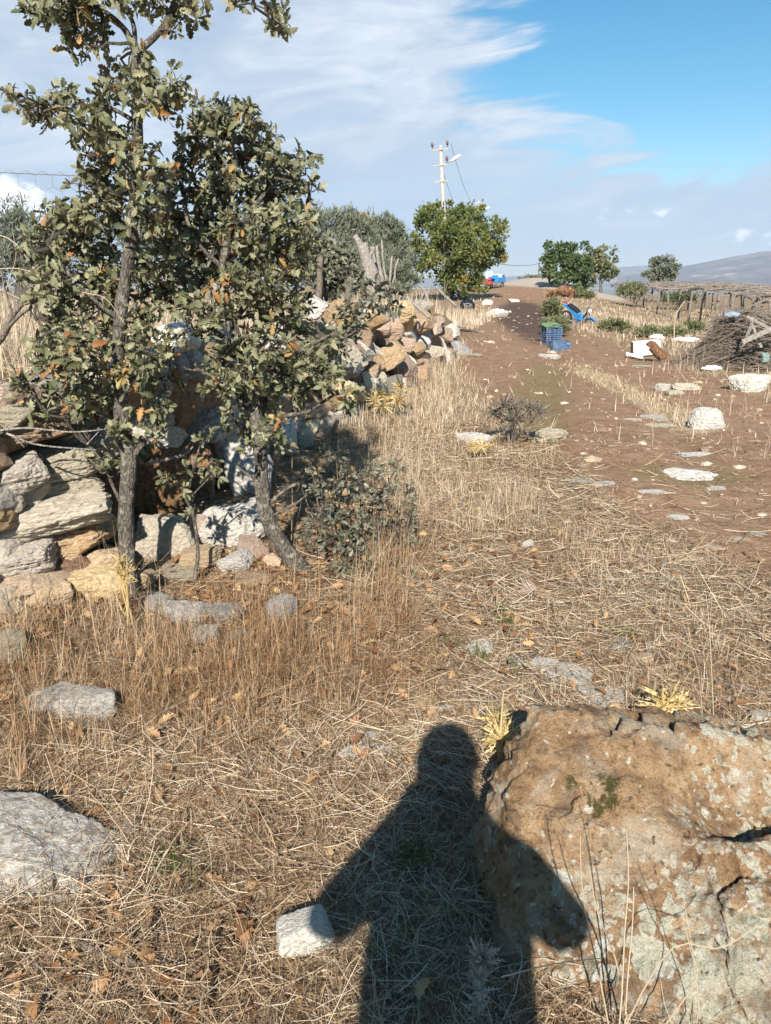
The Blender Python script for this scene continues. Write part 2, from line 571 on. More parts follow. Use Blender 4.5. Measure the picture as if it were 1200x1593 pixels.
M['lime_leaf'] = leaf_mat('lime_leaf', [(0.0, (.04, .07, .025)), (0.6, (.09, .13, .045)), (1.0, (.15, .18, .08))], (.14, .18, .08), 0.25)
M['olive_leaf'] = leaf_mat('olive_leaf', [(0.0, (.07, .085, .055)), (0.5, (.13, .145, .095)), (1.0, (.24, .25, .18))], (.27, .28, .23), 0.12)
M['broom_leaf'] = leaf_mat('broom_leaf', [(0.0, (.07, .085, .035)), (0.6, (.16, .17, .075)), (1.0, (.28, .26, .14))], (.14, .15, .07), 0.2)
M['rust_leaf'] = leaf_mat('rust_leaf', [(0.0, (.16, .075, .04)), (0.6, (.30, .15, .085)), (1.0, (.38, .24, .14))], (.3, .18, .1), 0.2)
M['dead_leaf'] = leaf_mat('dead_leaf', [(0.0, (.13, .06, .028)), (0.5, (.32, .17, .075)), (1.0, (.46, .31, .16))], (.36, .25, .15), 0.15)
M['thistle_pale'] = blade_mat('thistle_pale', [(0, (.52, .38, .15)), (1, (.70, .56, .30))], 0.3)
M['thistle_grey'] = blade_mat('thistle_grey', [(0, (.24, .19, .15)), (1, (.52, .44, .36))], 0.15)
M['thistle_dark'] = blade_mat('thistle_dark', [(0, (.085, .07, .055)), (1, (.24, .20, .16))], 0.1)
STRAW = [(0.0, (.075, .043, .024)), (0.2, (.235, .142, .075)), (0.38, (.40, .275, .16)), (0.56, (.50, .385, .255)), (0.80, (.61, .495, .355)), (0.94, (.68, .575, .43)), (1.0, (.40, .36, .30))]
M['straw'] = blade_mat('straw', STRAW, 0.15)
M['dry_grass'] = blade_mat('dry_grass', [(0.0, (.17, .085, .038)), (0.35, (.41, .255, .13)), (0.6, (.54, .42, .285)), (0.85, (.60, .485, .34)), (1.0, (.62, .54, .40))], 0.28)
M['green_grass'] = blade_mat('green_grass', [(0, (.06, .10, .02)), (1, (.17, .20, .06))], 0.3)


def ground_material():
    m, g, out = new_mat('ground')
    co = g.n('ShaderNodeTexCoord').outputs['Object']
    def attr(n): return g.n('ShaderNodeAttribute', {'attribute_name': n}).outputs['Fac']
    n_big = g.noise(co, 0.9, 5, 0.6)
    n_mid = g.noise(co, 5.0, 6, 0.62, 0.3)
    n_fine = g.noise(co, 38.0, 6, 0.68)
    streak = g.noise(g.vmap(co, (26, 7, 7)), 3.0, 5, 0.65, 1.2)
    straw = g.ramp(g.math('ADD', g.math('MULTIPLY', n_fine, 0.5), g.math('MULTIPLY', streak, 0.5)),
                   [(0.32, (.10, .068, .042)), (0.48, (.24, .165, .10)), (0.60, (.38, .28, .18)), (0.74, (.49, .385, .265))])
    soil = g.ramp(g.math('ADD', g.math('MULTIPLY', n_mid, 0.55), g.math('MULTIPLY', n_fine, 0.45)),
                  [(0.30, (.14, .078, .045)), (0.48, (.25, .15, .09)), (0.60, (.335, .218, .138)), (0.76, (.44, .325, .22))])
    soil = g.mix(g.ss(n_big, 0.48, 0.62, 0, 0.4), soil, (.27, .195, .125))
    # pale grit lying on the earth
    vg = g.vor(co, 30.0)
    grit = g.math('MULTIPLY', g.ss(vg.outputs['Distance'], 0.24, 0.14), g.ss(g.xyz(vg.outputs['Color'])[0], 0.72, 0.78))
    soil = g.mix(g.math('MULTIPLY', grit, 0.7), soil, (.48, .39, .29))
    dirt = g.ss(g.math('ADD', attr('dirt'), g.math('MULTIPLY', g.math('SUBTRACT', g.math('ADD', g.math('MULTIPLY', n_mid, .6), g.math('MULTIPLY', n_big, .4)), 0.53), 1.5)), 0.30, 0.66)
    c = g.mix(dirt, straw, soil)
    c = g.mix(g.ss(g.math('ADD', attr('strip'), g.math('MULTIPLY', g.math('SUBTRACT', n_mid, 0.5), 1.2)), 0.35, 0.7, 0, .85), c, g.ramp(n_fine, [(.3, (.27, .19, .11)), (.5, (.44, .34, .21)), (.7, (.54, .43, .29))]))
    moss = g.ramp(n_fine, [(0.35, (.11, .095, .035)), (0.65, (.22, .20, .085))])
    c = g.mix(g.math('MULTIPLY', g.ss(g.math('ADD', attr('green'), g.math('MULTIPLY', g.math('SUBTRACT', n_mid, 0.5), 1.2)), 0.4, 0.85), 0.65), c, moss)
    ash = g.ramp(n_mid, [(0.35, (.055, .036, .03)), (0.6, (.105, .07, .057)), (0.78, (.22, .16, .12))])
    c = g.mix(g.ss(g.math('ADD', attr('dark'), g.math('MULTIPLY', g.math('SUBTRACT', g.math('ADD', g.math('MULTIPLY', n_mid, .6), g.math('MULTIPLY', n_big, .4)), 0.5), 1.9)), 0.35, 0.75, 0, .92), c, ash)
    gravel = g.ramp(n_fine, [(0.3, (.30, .245, .19)), (0.7, (.52, .45, .37))])
    c = g.mix(g.ss(g.math('ADD', attr('gravel'), g.math('MULTIPLY', g.math('SUBTRACT', n_mid, 0.5), 0.5)), 0.4, 0.6), c, gravel)
    # distant fields and scrub in the valley
    field = g.vor(g.vmap(co, (1, 0.6, 1)), 0.0065)
    fc = g.ramp(g.xyz(field.outputs['Color'])[0], [(0.2, (.075, .085, .045)), (0.45, (.20, .17, .10)), (0.65, (.34, .29, .20)), (0.8, (.13, .12, .065)), (0.95, (.42, .37, .29))])
    fc = g.mix(g.ss(g.noise(co, 0.02, 5, 0.6), 0.5, 0.6), fc, (.06, .07, .035))
    c = g.mix(attr('valley'), c, fc)
    h = g.math('ADD', g.math('MULTIPLY', n_fine, 0.6), g.math('ADD', g.math('MULTIPLY', n_mid, 1.0), g.math('MULTIPLY', grit, 0.15)))
    b = g.n('ShaderNodeBump', None, Strength=0.8, Distance=0.03, Height=h)
    p = g.n('ShaderNodeBsdfPrincipled', None, Base_Color=c, Roughness=0.95, Normal=b.outputs[0])
    p.inputs['Specular IOR Level'].default_value = 0.1
    g.t.links.new(p.outputs[0], out.inputs[0])
    return m


# ------------------------------------------------------------ where the lane and its bare earth run
def trace(pts):
    a = np.array([flat_at(u, v)[:2] for u, v in pts])
    return a[np.argsort(a[:, 1])]


TL = trace([(1290, 930), (1200, 892), (1060, 835), (930, 770), (840, 695), (775, 630), (722, 580), (702, 535), (712, 500), (745, 480), (778, 463)])
TR = trace([(1500, 800), (1290, 660), (1170, 612), (1085, 575), (1000, 548), (930, 527), (885, 505), (858, 480), (850, 462)])
MID = trace([(1120, 690), (1040, 640), (960, 600), (900, 573), (868, 560)])


def masks(x, y):
    j = 0.16 * fbm(xy0(x * 1.3, y * 1.3), 3, 31) * (1 + y / 12)
    xl = np.interp(y, TL[:, 1], TL[:, 0]); xr = np.interp(y, TR[:, 1], TR[:, 0])
    w = 0.10 + y * 0.012
    dirt = sstep(-w, w, x + j - xl) * sstep(-w, w, xr - x + j) * sstep(1.5, 3.0, y) * sstep(70, 45, y)
    mx = np.interp(y, MID[:, 1], MID[:, 0])
    mid = np.exp(-((x - mx) / (0.16 + .012 * y)) ** 2) * sstep(7.5, 8.5, y) * sstep(15, 12.5, y)
    dirt = dirt * (1 - 0.95 * mid)
    # the strip of bare earth by the boulders at far left of the lane and around the brush heap
    xr2 = np.interp(y, TR[:, 1], TR[:, 0])
    gx, gy = flat_at(800, 640)[:2]
    green = 0.75 * np.exp(-(((x - 1.55 - .22 * (y - 8)) / .75) ** 2)) * sstep(5.0, 8.0, y) * sstep(17, 13, y)
    b1 = flat_at(1075, 740)
    green = np.maximum(green, 0.8 * np.exp(-(((x - b1[0]) / .9) ** 2 + ((y - b1[1]) / .6) ** 2)))
    dk = flat_at(818, 489)
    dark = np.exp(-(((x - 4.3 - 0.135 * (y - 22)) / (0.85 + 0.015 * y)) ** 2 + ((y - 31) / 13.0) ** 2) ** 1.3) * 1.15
    gravel = np.exp(-(((x - 13.0) / 4.6) ** 2 + ((y - 60) / 12) ** 2) ** 2)
    return dirt, mid, green, dark, gravel


def build_ground():
    ang = np.concatenate([np.linspace(-180, -42, 44)[:-1], np.linspace(-42, 42, 330), np.linspace(42, 180, 44)[1:-1]])
    ang = np.radians(ang)
    rad = np.concatenate([np.geomspace(0.25, 30, 250), np.geomspace(30, 9000, 110)[1:]])
    na, nr = len(ang), len(rad)
    A, Q = np.meshgrid(ang, rad, indexing='xy')
    x, y = np.sin(A) * Q, np.cos(A) * Q
    z = H(x, y)
    V = np.stack([x, y, z], -1).reshape(-1, 3)
    V = np.concatenate([V, [[0, 0, hz(0, 0)]]])
    i, j = np.meshgrid(np.arange(nr - 1), np.arange(na), indexing='ij')
    j2 = (j + 1) % na
    Fq = np.stack([i * na + j, i * na + j2, (i + 1) * na + j2, (i + 1) * na + j], -1).reshape(-1, 4)[:, ::-1].copy()
    a = np.arange(na)
    tri = np.stack([np.full(na, na * nr), (a + 1) % na, a], 1)
    mb = MB().add(V, [Fq, tri])
    o = mb.build('ground', ground_material(), smooth=True)
    tag(o, kind='structure')
    me = o.data
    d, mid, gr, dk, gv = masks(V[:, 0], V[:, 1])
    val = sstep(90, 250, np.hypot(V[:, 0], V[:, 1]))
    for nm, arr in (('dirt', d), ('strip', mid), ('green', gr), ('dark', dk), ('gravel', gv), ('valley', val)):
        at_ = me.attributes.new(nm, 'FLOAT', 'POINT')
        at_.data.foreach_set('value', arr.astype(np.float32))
    if me.polygons[len(me.polygons) // 3].normal.z < 0:
        me.flip_normals()


build_ground()


# ------------------------------------------------------------ mountains across the valley, and the air in front of them
def mountain_mat():
    m, g, out = new_mat('mountain')
    co = g.n('ShaderNodeTexCoord').outputs['Object']
    n = g.noise(co, 0.0035, 7, 0.62)
    n2 = g.noise(co, 0.018, 6, 0.65)
    c = g.ramp(g.math('ADD', g.math('MULTIPLY', n, 0.6), g.math('MULTIPLY', n2, 0.4)), [(0.40, (.03, .033, .024)), (0.48, (.085, .062, .055)), (0.56, (.17, .12, .105)), (0.66, (.46, .38, .31))])
    p = g.n('ShaderNodeBsdfPrincipled', None, Base_Color=c, Roughness=1.0)
    p.inputs['Specular IOR Level'].default_value = 0.0
    g.t.links.new(p.outputs[0], out.inputs[0])
    return m


MM = mountain_mat()


def mountain(pts, dist, depth, seed):
    """a ridge whose skyline stands at the listed bearings (photo u) and heights (photo v), dist metres away"""
    us = np.array([p[0] for p in pts], float); vs = np.array([p[1] for p in pts], float)
    U = np.linspace(us[0], us[-1], 260)
    D = np.linspace(-1, 1, 60)
    az = np.arctan((U - 600) / F / CP)
    zr = CAMZ + (425.5 - np.interp(U, us, vs)) / F * dist
    AZ, DD = np.meshgrid(az, D, indexing='ij')
    ZR = np.repeat(zr[:, None], len(D), 1)
    rr = dist + DD * depth
    x, y = np.sin(AZ) * rr, np.cos(AZ) * rr
    prof = np.clip(1 - np.abs(DD) ** 1.15, 0, 1)
    nz = fbm(np.stack([x / 520, y / 520, np.zeros_like(x)], -1), 6, seed, 0.55, True)
    base = -78.0
    z = base + (ZR - base) * prof + 42 * nz * (1 - prof) * np.clip(prof * 3, 0, 1) + 7 * fbm(np.stack([x / 90, y / 90, np.zeros_like(x)], -1), 3, seed + 9)
    V = np.stack([x, y, z], -1).reshape(-1, 3)
    nU, nD = AZ.shape
    i, j = np.meshgrid(np.arange(nU - 1), np.arange(nD - 1), indexing='ij')
    Q = np.stack([i * nD + j, (i + 1) * nD + j, (i + 1) * nD + j + 1, i * nD + j + 1], -1).reshape(-1, 4)
    o = MB().add(V, Q).build('mountain', MM, smooth=True)
    tag(o, kind='structure')


mountain([(930, 428), (985, 424), (1030, 414), (1080, 404), (1140, 396), (1200, 388), (1290, 376), (1420, 366), (1700, 380), (2100, 420)], 5200, 1500, 41)
mountain([(300, 436), (520, 432), (660, 431), (780, 429), (850, 424), (900, 419), (960, 414), (1010, 417), (1080, 421), (1150, 428)], 7000, 1300, 43)


def build_haze():
    m, g, out = new_mat('haze')
    v = g.n('ShaderNodeVolumePrincipled', None, Color=(.70, .83, 1.0), Density=0.00017)
    g.t.links.new(v.outputs[0], out.inputs['Volume'])
    o = MB().box((0, 0, 100), (19000, 19000, 420)).build('haze', m)
    tag(o, kind='stuff')


build_haze()

# ------------------------------------------------------------ stones
def rock_verts(seed, sub, planes=None, p=20, rough=0.07, freq=2.6, layers=0.0, nplanes=9, jit=0.34):
    rs = np.random.default_rng(seed)
    d, f = ico(sub)
    if planes is None:
        n = rs.normal(size=(nplanes, 3)); n /= np.linalg.norm(n, axis=1, keepdims=True)
        base = np.array([[1, 0, 0], [-1, 0, 0], [0, 1, 0], [0, -1, 0], [0, 0, 1], [0, 0, -1.0]])
        base = base + rs.normal(size=base.shape) * 0.18
        base /= np.linalg.norm(base, axis=1, keepdims=True)
        n = np.concatenate([base, n])
        dist = np.concatenate([rs.uniform(.78, .95, 6), rs.uniform(1 - jit, 1.12, nplanes)])
    else:
        n = np.array([q[:3] for q in planes], float); dist = np.array([q[3] for q in planes], float)
        n /= np.linalg.norm(n, axis=1, keepdims=True)
    a = np.clip(d @ n.T, 0, None) / dist
    r = (a ** p).sum(1) ** (-1 / p)
    v = d * r[:, None]
    if rough:
        k = rough * (fbm(v * freq + seed * 3.1, 5, seed, 0.6) + 0.8 * fbm(v * freq * 2.2 + 5, 4, seed + 3, 0.6, True))
        v = v + d * k[:, None]
    if layers:
        q = np.stack([v[:, 0] * .7, v[:, 1] * .7, v[:, 2] * 7], -1)
        k = layers * (fbm(q + seed, 3, seed + 7) - 0.4 * np.clip(fbm(q * 1.3 + 9, 2, seed + 8, ridged=True), 0.3, 1))
        v = v + np.stack([d[:, 0], d[:, 1], d[:, 2] * .2], -1) * k[:, None]
    return v, f


_RM = {}


def rock_mesh(seed, sub, mat, layers=0.0, rough=0.08, **kw):
    key = (seed, sub, mat, layers, rough, str(kw))
    if key not in _RM:
        v, f = rock_verts(seed, sub, layers=layers, rough=rough, **kw)
        me = MB().add(v, f).mesh('stone', smooth=sub > 5)
        me.materials.append(M[mat])
        _RM[key] = me
    return _RM[key]


def put_rock(name, u, v, w, h, mat, label, seed, sub=5, p=None, planes=None, rz=0.0, ratio=0.8, layers=0.0, rough=0.09, group=None, cat='rock', sink=0.25, hmax=None):
    """stone whose visible base middle is photo pixel (u, v), w and h its size in photo pixels"""
    if name == 'flat_rock':
        p, rough, sink = p or 8, max(rough, .20), .42
    p = p or 20
    g = ground_at(u, v)
    dp = depth_of(g)
    sx = w / F * dp / 2
    sy = sx * ratio
    dep = math.atan2(CAMZ - g.z, math.hypot(g.x, g.y))
    vis = h / F * dp
    hh = (vis - 2 * sy * math.sin(dep)) / math.cos(dep)
    if hh < 0.02:
        sy = max(0.25 * sx, (vis - 0.02 * math.cos(dep)) / (2 * math.sin(dep)))
        hh = max(0.02, (vis - 2 * sy * math.sin(dep)) / math.cos(dep))
    if hmax:
        hh = min(hh, hmax)
    sz = hh / (2 - 2 * sink)
    me = rock_mesh(seed, sub, mat, layers, rough, p=p, planes=planes)
    o = bpy.data.objects.new(name, me)
    COL.objects.link(o)
    o.scale = (sx / .92, sy / .92, sz / .92)
    o.rotation_euler = (0, 0, rz)
    dirn = Vector((g.x, g.y, 0)).normalized()
    o.location = Vector((g.x, g.y, hz(g.x, g.y))) + dirn * sy * 0.85 + Vector((0, 0, hh - sz))
    tag(o, label, cat, group)
    return o


# the big ochre boulder close to the camera
def boulder_mat():
    m, g, out = new_mat('boulder')
    co = g.n('ShaderNodeTexCoord').outputs['Object']
    n1 = g.noise(co, 3.2, 6, 0.6, 0.4)
    n2 = g.noise(co, 14, 6, 0.65, 0.3)
    n3 = g.noise(co, 60, 5, 0.7)
    c = g.ramp(g.math('ADD', g.math('MULTIPLY', n1, 0.5), g.math('MULTIPLY', n2, 0.5)),
               [(0.30, (.13, .075, .038)), (0.42, (.28, .165, .085)), (0.52, (.42, .27, .145)), (0.64, (.52, .37, .22)), (0.78, (.57, .46, .32))])
    c = g.mix(g.ss(n3, 0.52, 0.66, 0, 0.75), c, (.13, .075, .04))
    c = g.mix(g.ss(n3, 0.46, 0.30, 0, 0.35), c, (.55, .43, .28))
    c = g.mix(g.math('MULTIPLY', g.ss(g.noise(co, 4.4, 4, .5), 0.60, 0.70), 0.6), c, (.24, .11, .075))      # rusty red veins
    warp = g.n('ShaderNodeVectorMath', {'operation': 'SCALE'}, i0=g.n('ShaderNodeTexNoise', None, Vector=co, Scale=22.0, Detail=6).outputs[1], Scale=0.075).outputs[0]
    w = g.n('ShaderNodeVectorMath', {'operation': 'ADD'}, i0=co, i1=warp).outputs[0]
    x, y, z = g.xyz(co)
    low = g.math('ADD', g.math('MULTIPLY', g.ss(z, 0.30, 0.04, 0.0, 0.30), g.ss(x, -0.66, -0.50)), g.math('MULTIPLY', g.ss(x, -0.55, 0.3), 0.17))
    zone = g.math('ADD', g.noise(co, 2.6, 4, 0.55), low)
    lc = g.ramp(g.noise(co, 45, 4, .65), [(0.3, (.30, .295, .20)), (0.5, (.47, .45, .33)), (0.7, (.60, .57, .46))])
    rim = g.ramp(g.noise(co, 8, 3), [(0.4, (.56, .53, .42)), (0.6, (.64, .62, .56))])
    # two sizes of lichen rosettes, and crusts where they run together
    for sc, lo, hi, r0 in ((9.0, 0.62, 0.70, 0.44), (20.0, 0.54, 0.64, 0.44), (42.0, 0.48, 0.58, 0.42)):
        vv = g.vor(w, sc)
        keep = g.ss(g.xyz(vv.outputs['Color'])[1], 0.30, 0.34)
        spot = g.math('MULTIPLY', g.ss(vv.outputs['Distance'], r0, r0 - 0.05), keep)
        fac = g.math('MULTIPLY', spot, g.ss(zone, lo, hi))
        inner = g.ss(vv.outputs['Distance'], r0 - 0.04, r0 - 0.2)
        c = g.mix(g.math('MULTIPLY', fac, 0.92), c, g.mix(inner, rim, lc))
    crust = g.math('MULTIPLY', g.ss(zone, 0.75, 0.86), g.ss(g.noise(co, 24, 6, .7), 0.40, 0.54))
    c = g.mix(g.math('MULTIPLY', crust, 0.85), c, lc)
    mot = g.noise(co, 7.5, 6, 0.68, 0.8)
    c = g.mix(g.ss(mot, 0.52, 0.62, 0, 0.62), c, (.145, .095, .06))
    c = g.mix(g.ss(g.noise(g.vmap(co, (1, 1, 1), (9, 2, 5)), 5.0, 6, .65, .5), .50, .66, 0, .55), c, (.50, .44, .335))
    speck = g.vor(w, 34.0)
    c = g.mix(g.math('MULTIPLY', g.ss(speck.outputs['Distance'], .24, .19), g.ss(g.xyz(speck.outputs['Color'])[2], .62, .66, 0, .85)), c, (.60, .555, .45))
    c = g.mix(g.math('MULTIPLY', g.ss(speck.outputs['Distance'], .27, .17), g.ss(g.xyz(speck.outputs['Color'])[2], .30, .26, 0, .8)), c, (.085, .055, .035))
    c = g.mix(g.ss(mot, 0.44, 0.34, 0, 0.35), c, (.50, .42, .31))
    # a few lone round lichens on the bare top
    vs = g.vor(w, 12.0)
    lone = g.math('MULTIPLY', g.ss(vs.outputs['Distance'], 0.22, 0.18), g.ss(g.xyz(vs.outputs['Color'])[0], 0.66, 0.68))
    c = g.mix(g.math('MULTIPLY', lone, 0.9), c, (.62, .58, .47))
    dk = g.math('MULTIPLY', g.ss(g.vor(w, 15.0).outputs['Distance'], 0.20, 0.12), g.ss(g.noise(co, 5.5, 3), 0.52, 0.58))
    c = g.mix(g.math('MULTIPLY', dk, 0.7), c, (.07, .055, .03))
    mm = g.n('ShaderNodeVectorMath', {'operation': 'DISTANCE'}, i0=w, i1=(-.42, .02, .36)).outputs[1]
    moss = g.math('MULTIPLY', g.ss(g.math('ADD', mm, g.math('MULTIPLY', g.math('SUBTRACT', n2, .5), .22)), 0.075, 0.055), g.ss(n3, 0.36, 0.52))
    c = g.mix(moss, c, g.mix(n3, (.035, .036, .010), (.115, .10, .03)))
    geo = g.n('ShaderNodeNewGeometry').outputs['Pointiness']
    c = g.mix(g.ss(geo, 0.49, 0.44, 0, 0.5), c, (.10, .06, .035))  # shade of the hollows put into the colour
    h = g.math('ADD', g.math('MULTIPLY', n2, 1.0), g.math('MULTIPLY', n3, 0.5))
    b = g.n('ShaderNodeBump', None, Strength=1.0, Distance=0.05, Height=h)
    b2 = g.n('ShaderNodeBump', None, Strength=0.9, Distance=0.006, Height=g.noise(co, 190, 4, .7), Normal=b.outputs[0])
    p = g.n('ShaderNodeBsdfPrincipled', None, Base_Color=c, Roughness=0.92, Normal=b2.outputs[0])
    p.inputs['Specular IOR Level'].default_value = 0.2
    g.t.links.new(p.outputs[0], out.inputs[0])
    return m


BC = np.array([0.98, 1.66, 0.05])


def unit3(a):
    return a / np.linalg.norm(a, axis=1, keepdims=True)


def build_boulder():
    pl = [(-.05, -.60, .80, .235), (.12, -.25, .97, .315), (.15, .25, .97, .365), (-.93, -.1, .25, .70), (-.80, -.58, .12, .715), (-.35, -.85, .3, .44), (0, .95, .3, .42), (1, .1, .2, .95),
          (-.72, .62, .3, .70), (0, 0, -1, .35), (.5, .8, .3, .55)]
    v, f = rock_verts(5, 7, planes=pl, p=26, rough=0.0)
    # broad broken facets: trim the body by many planes that just graze it
    rs = np.random.default_rng(12)
    d = v / np.linalg.norm(v, axis=1, keepdims=True)
    nn = unit3(rs.normal(size=(46, 3)))
    hh = (v[::7] @ nn.T).max(0) * rs.uniform(.93, .998, 46)
    cosn = d @ nn.T
    lim = np.where(cosn > .12, hh / np.maximum(cosn, .12), 9)
    rad = np.minimum(np.linalg.norm(v, axis=1), lim.min(1))
    v = d * rad[:, None]
    # broken blocks: each cell of a warped cell pattern is set back and tilted a little, with open joints between
    right = sstep(-0.30, 0.25, v[:, 0])
    wv = v + 0.05 * np.stack([fbm(v * 5, 3, 61), fbm(v * 5, 3, 62), fbm(v * 5, 3, 63)], 1)

    def cells(nc, seed, stretch):
        rc = np.random.default_rng(seed)
        C = rc.uniform([-.75, -.6, -.2], [1.1, .6, .5], (nc, 3)) * stretch
        D = np.linalg.norm(wv[:, None, :] * stretch - C[None], axis=2)
        o2 = np.argsort(D, 1)[:, :2]
        f1 = np.take_along_axis(D, o2[:, :1], 1)[:, 0]; f2 = np.take_along_axis(D, o2[:, 1:], 1)[:, 0]
        h = rc.uniform(-1, 1, nc); t = rc.normal(size=(nc, 3))
        i_ = o2[:, 0]
        return h[i_] + 2.2 * ((wv * stretch - C[i_]) * t[i_]).sum(1), sstep(0, .035, f2 - f1)
    b1, e1 = cells(46, 5, np.array([1, 1, 1.5]))
    b2, e2 = cells(260, 6, np.array([1, 1, 1.3]))
    r2 = fbm(v * 4.6 + 7.0, 5, 17, 0.55, True)
    r3 = fbm(v * 16, 4, 29, 0.6)
    pits = np.clip(fbm(v * 11.0, 3, 33) - 0.22, 0, 1)
    amp = 0.35 + 0.65 * right
    crag = fbm(v * np.array([3.4, 3.4, 5.0]) + 4.0, 4, 51, 0.5, True)
    k = (0.030 * b1 - 0.022 * (1 - e1)) * amp + 0.0075 * b2 * (.6 + .4 * right) - 0.006 * (1 - e2) + 0.012 * r2 + 0.020 * r3 + 0.011 * fbm(v * 44, 3, 91, .65) - 0.13 * pits + right * (0.085 * crag - 0.035)
    hol = ((v[:, 0] + .10) / .17) ** 2 + ((v[:, 1] - .02) / .085) ** 2
    k = k - 0.13 * np.exp(-hol ** 2) * (v[:, 2] > .1) + 0.03 * np.exp(-(np.sqrt(hol) - 1.5) ** 2 / .12)
    v = v + d * k[:, None]
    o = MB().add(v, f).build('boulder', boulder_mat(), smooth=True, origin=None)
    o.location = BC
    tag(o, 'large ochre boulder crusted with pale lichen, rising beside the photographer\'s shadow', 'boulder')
    return o


build_boulder()

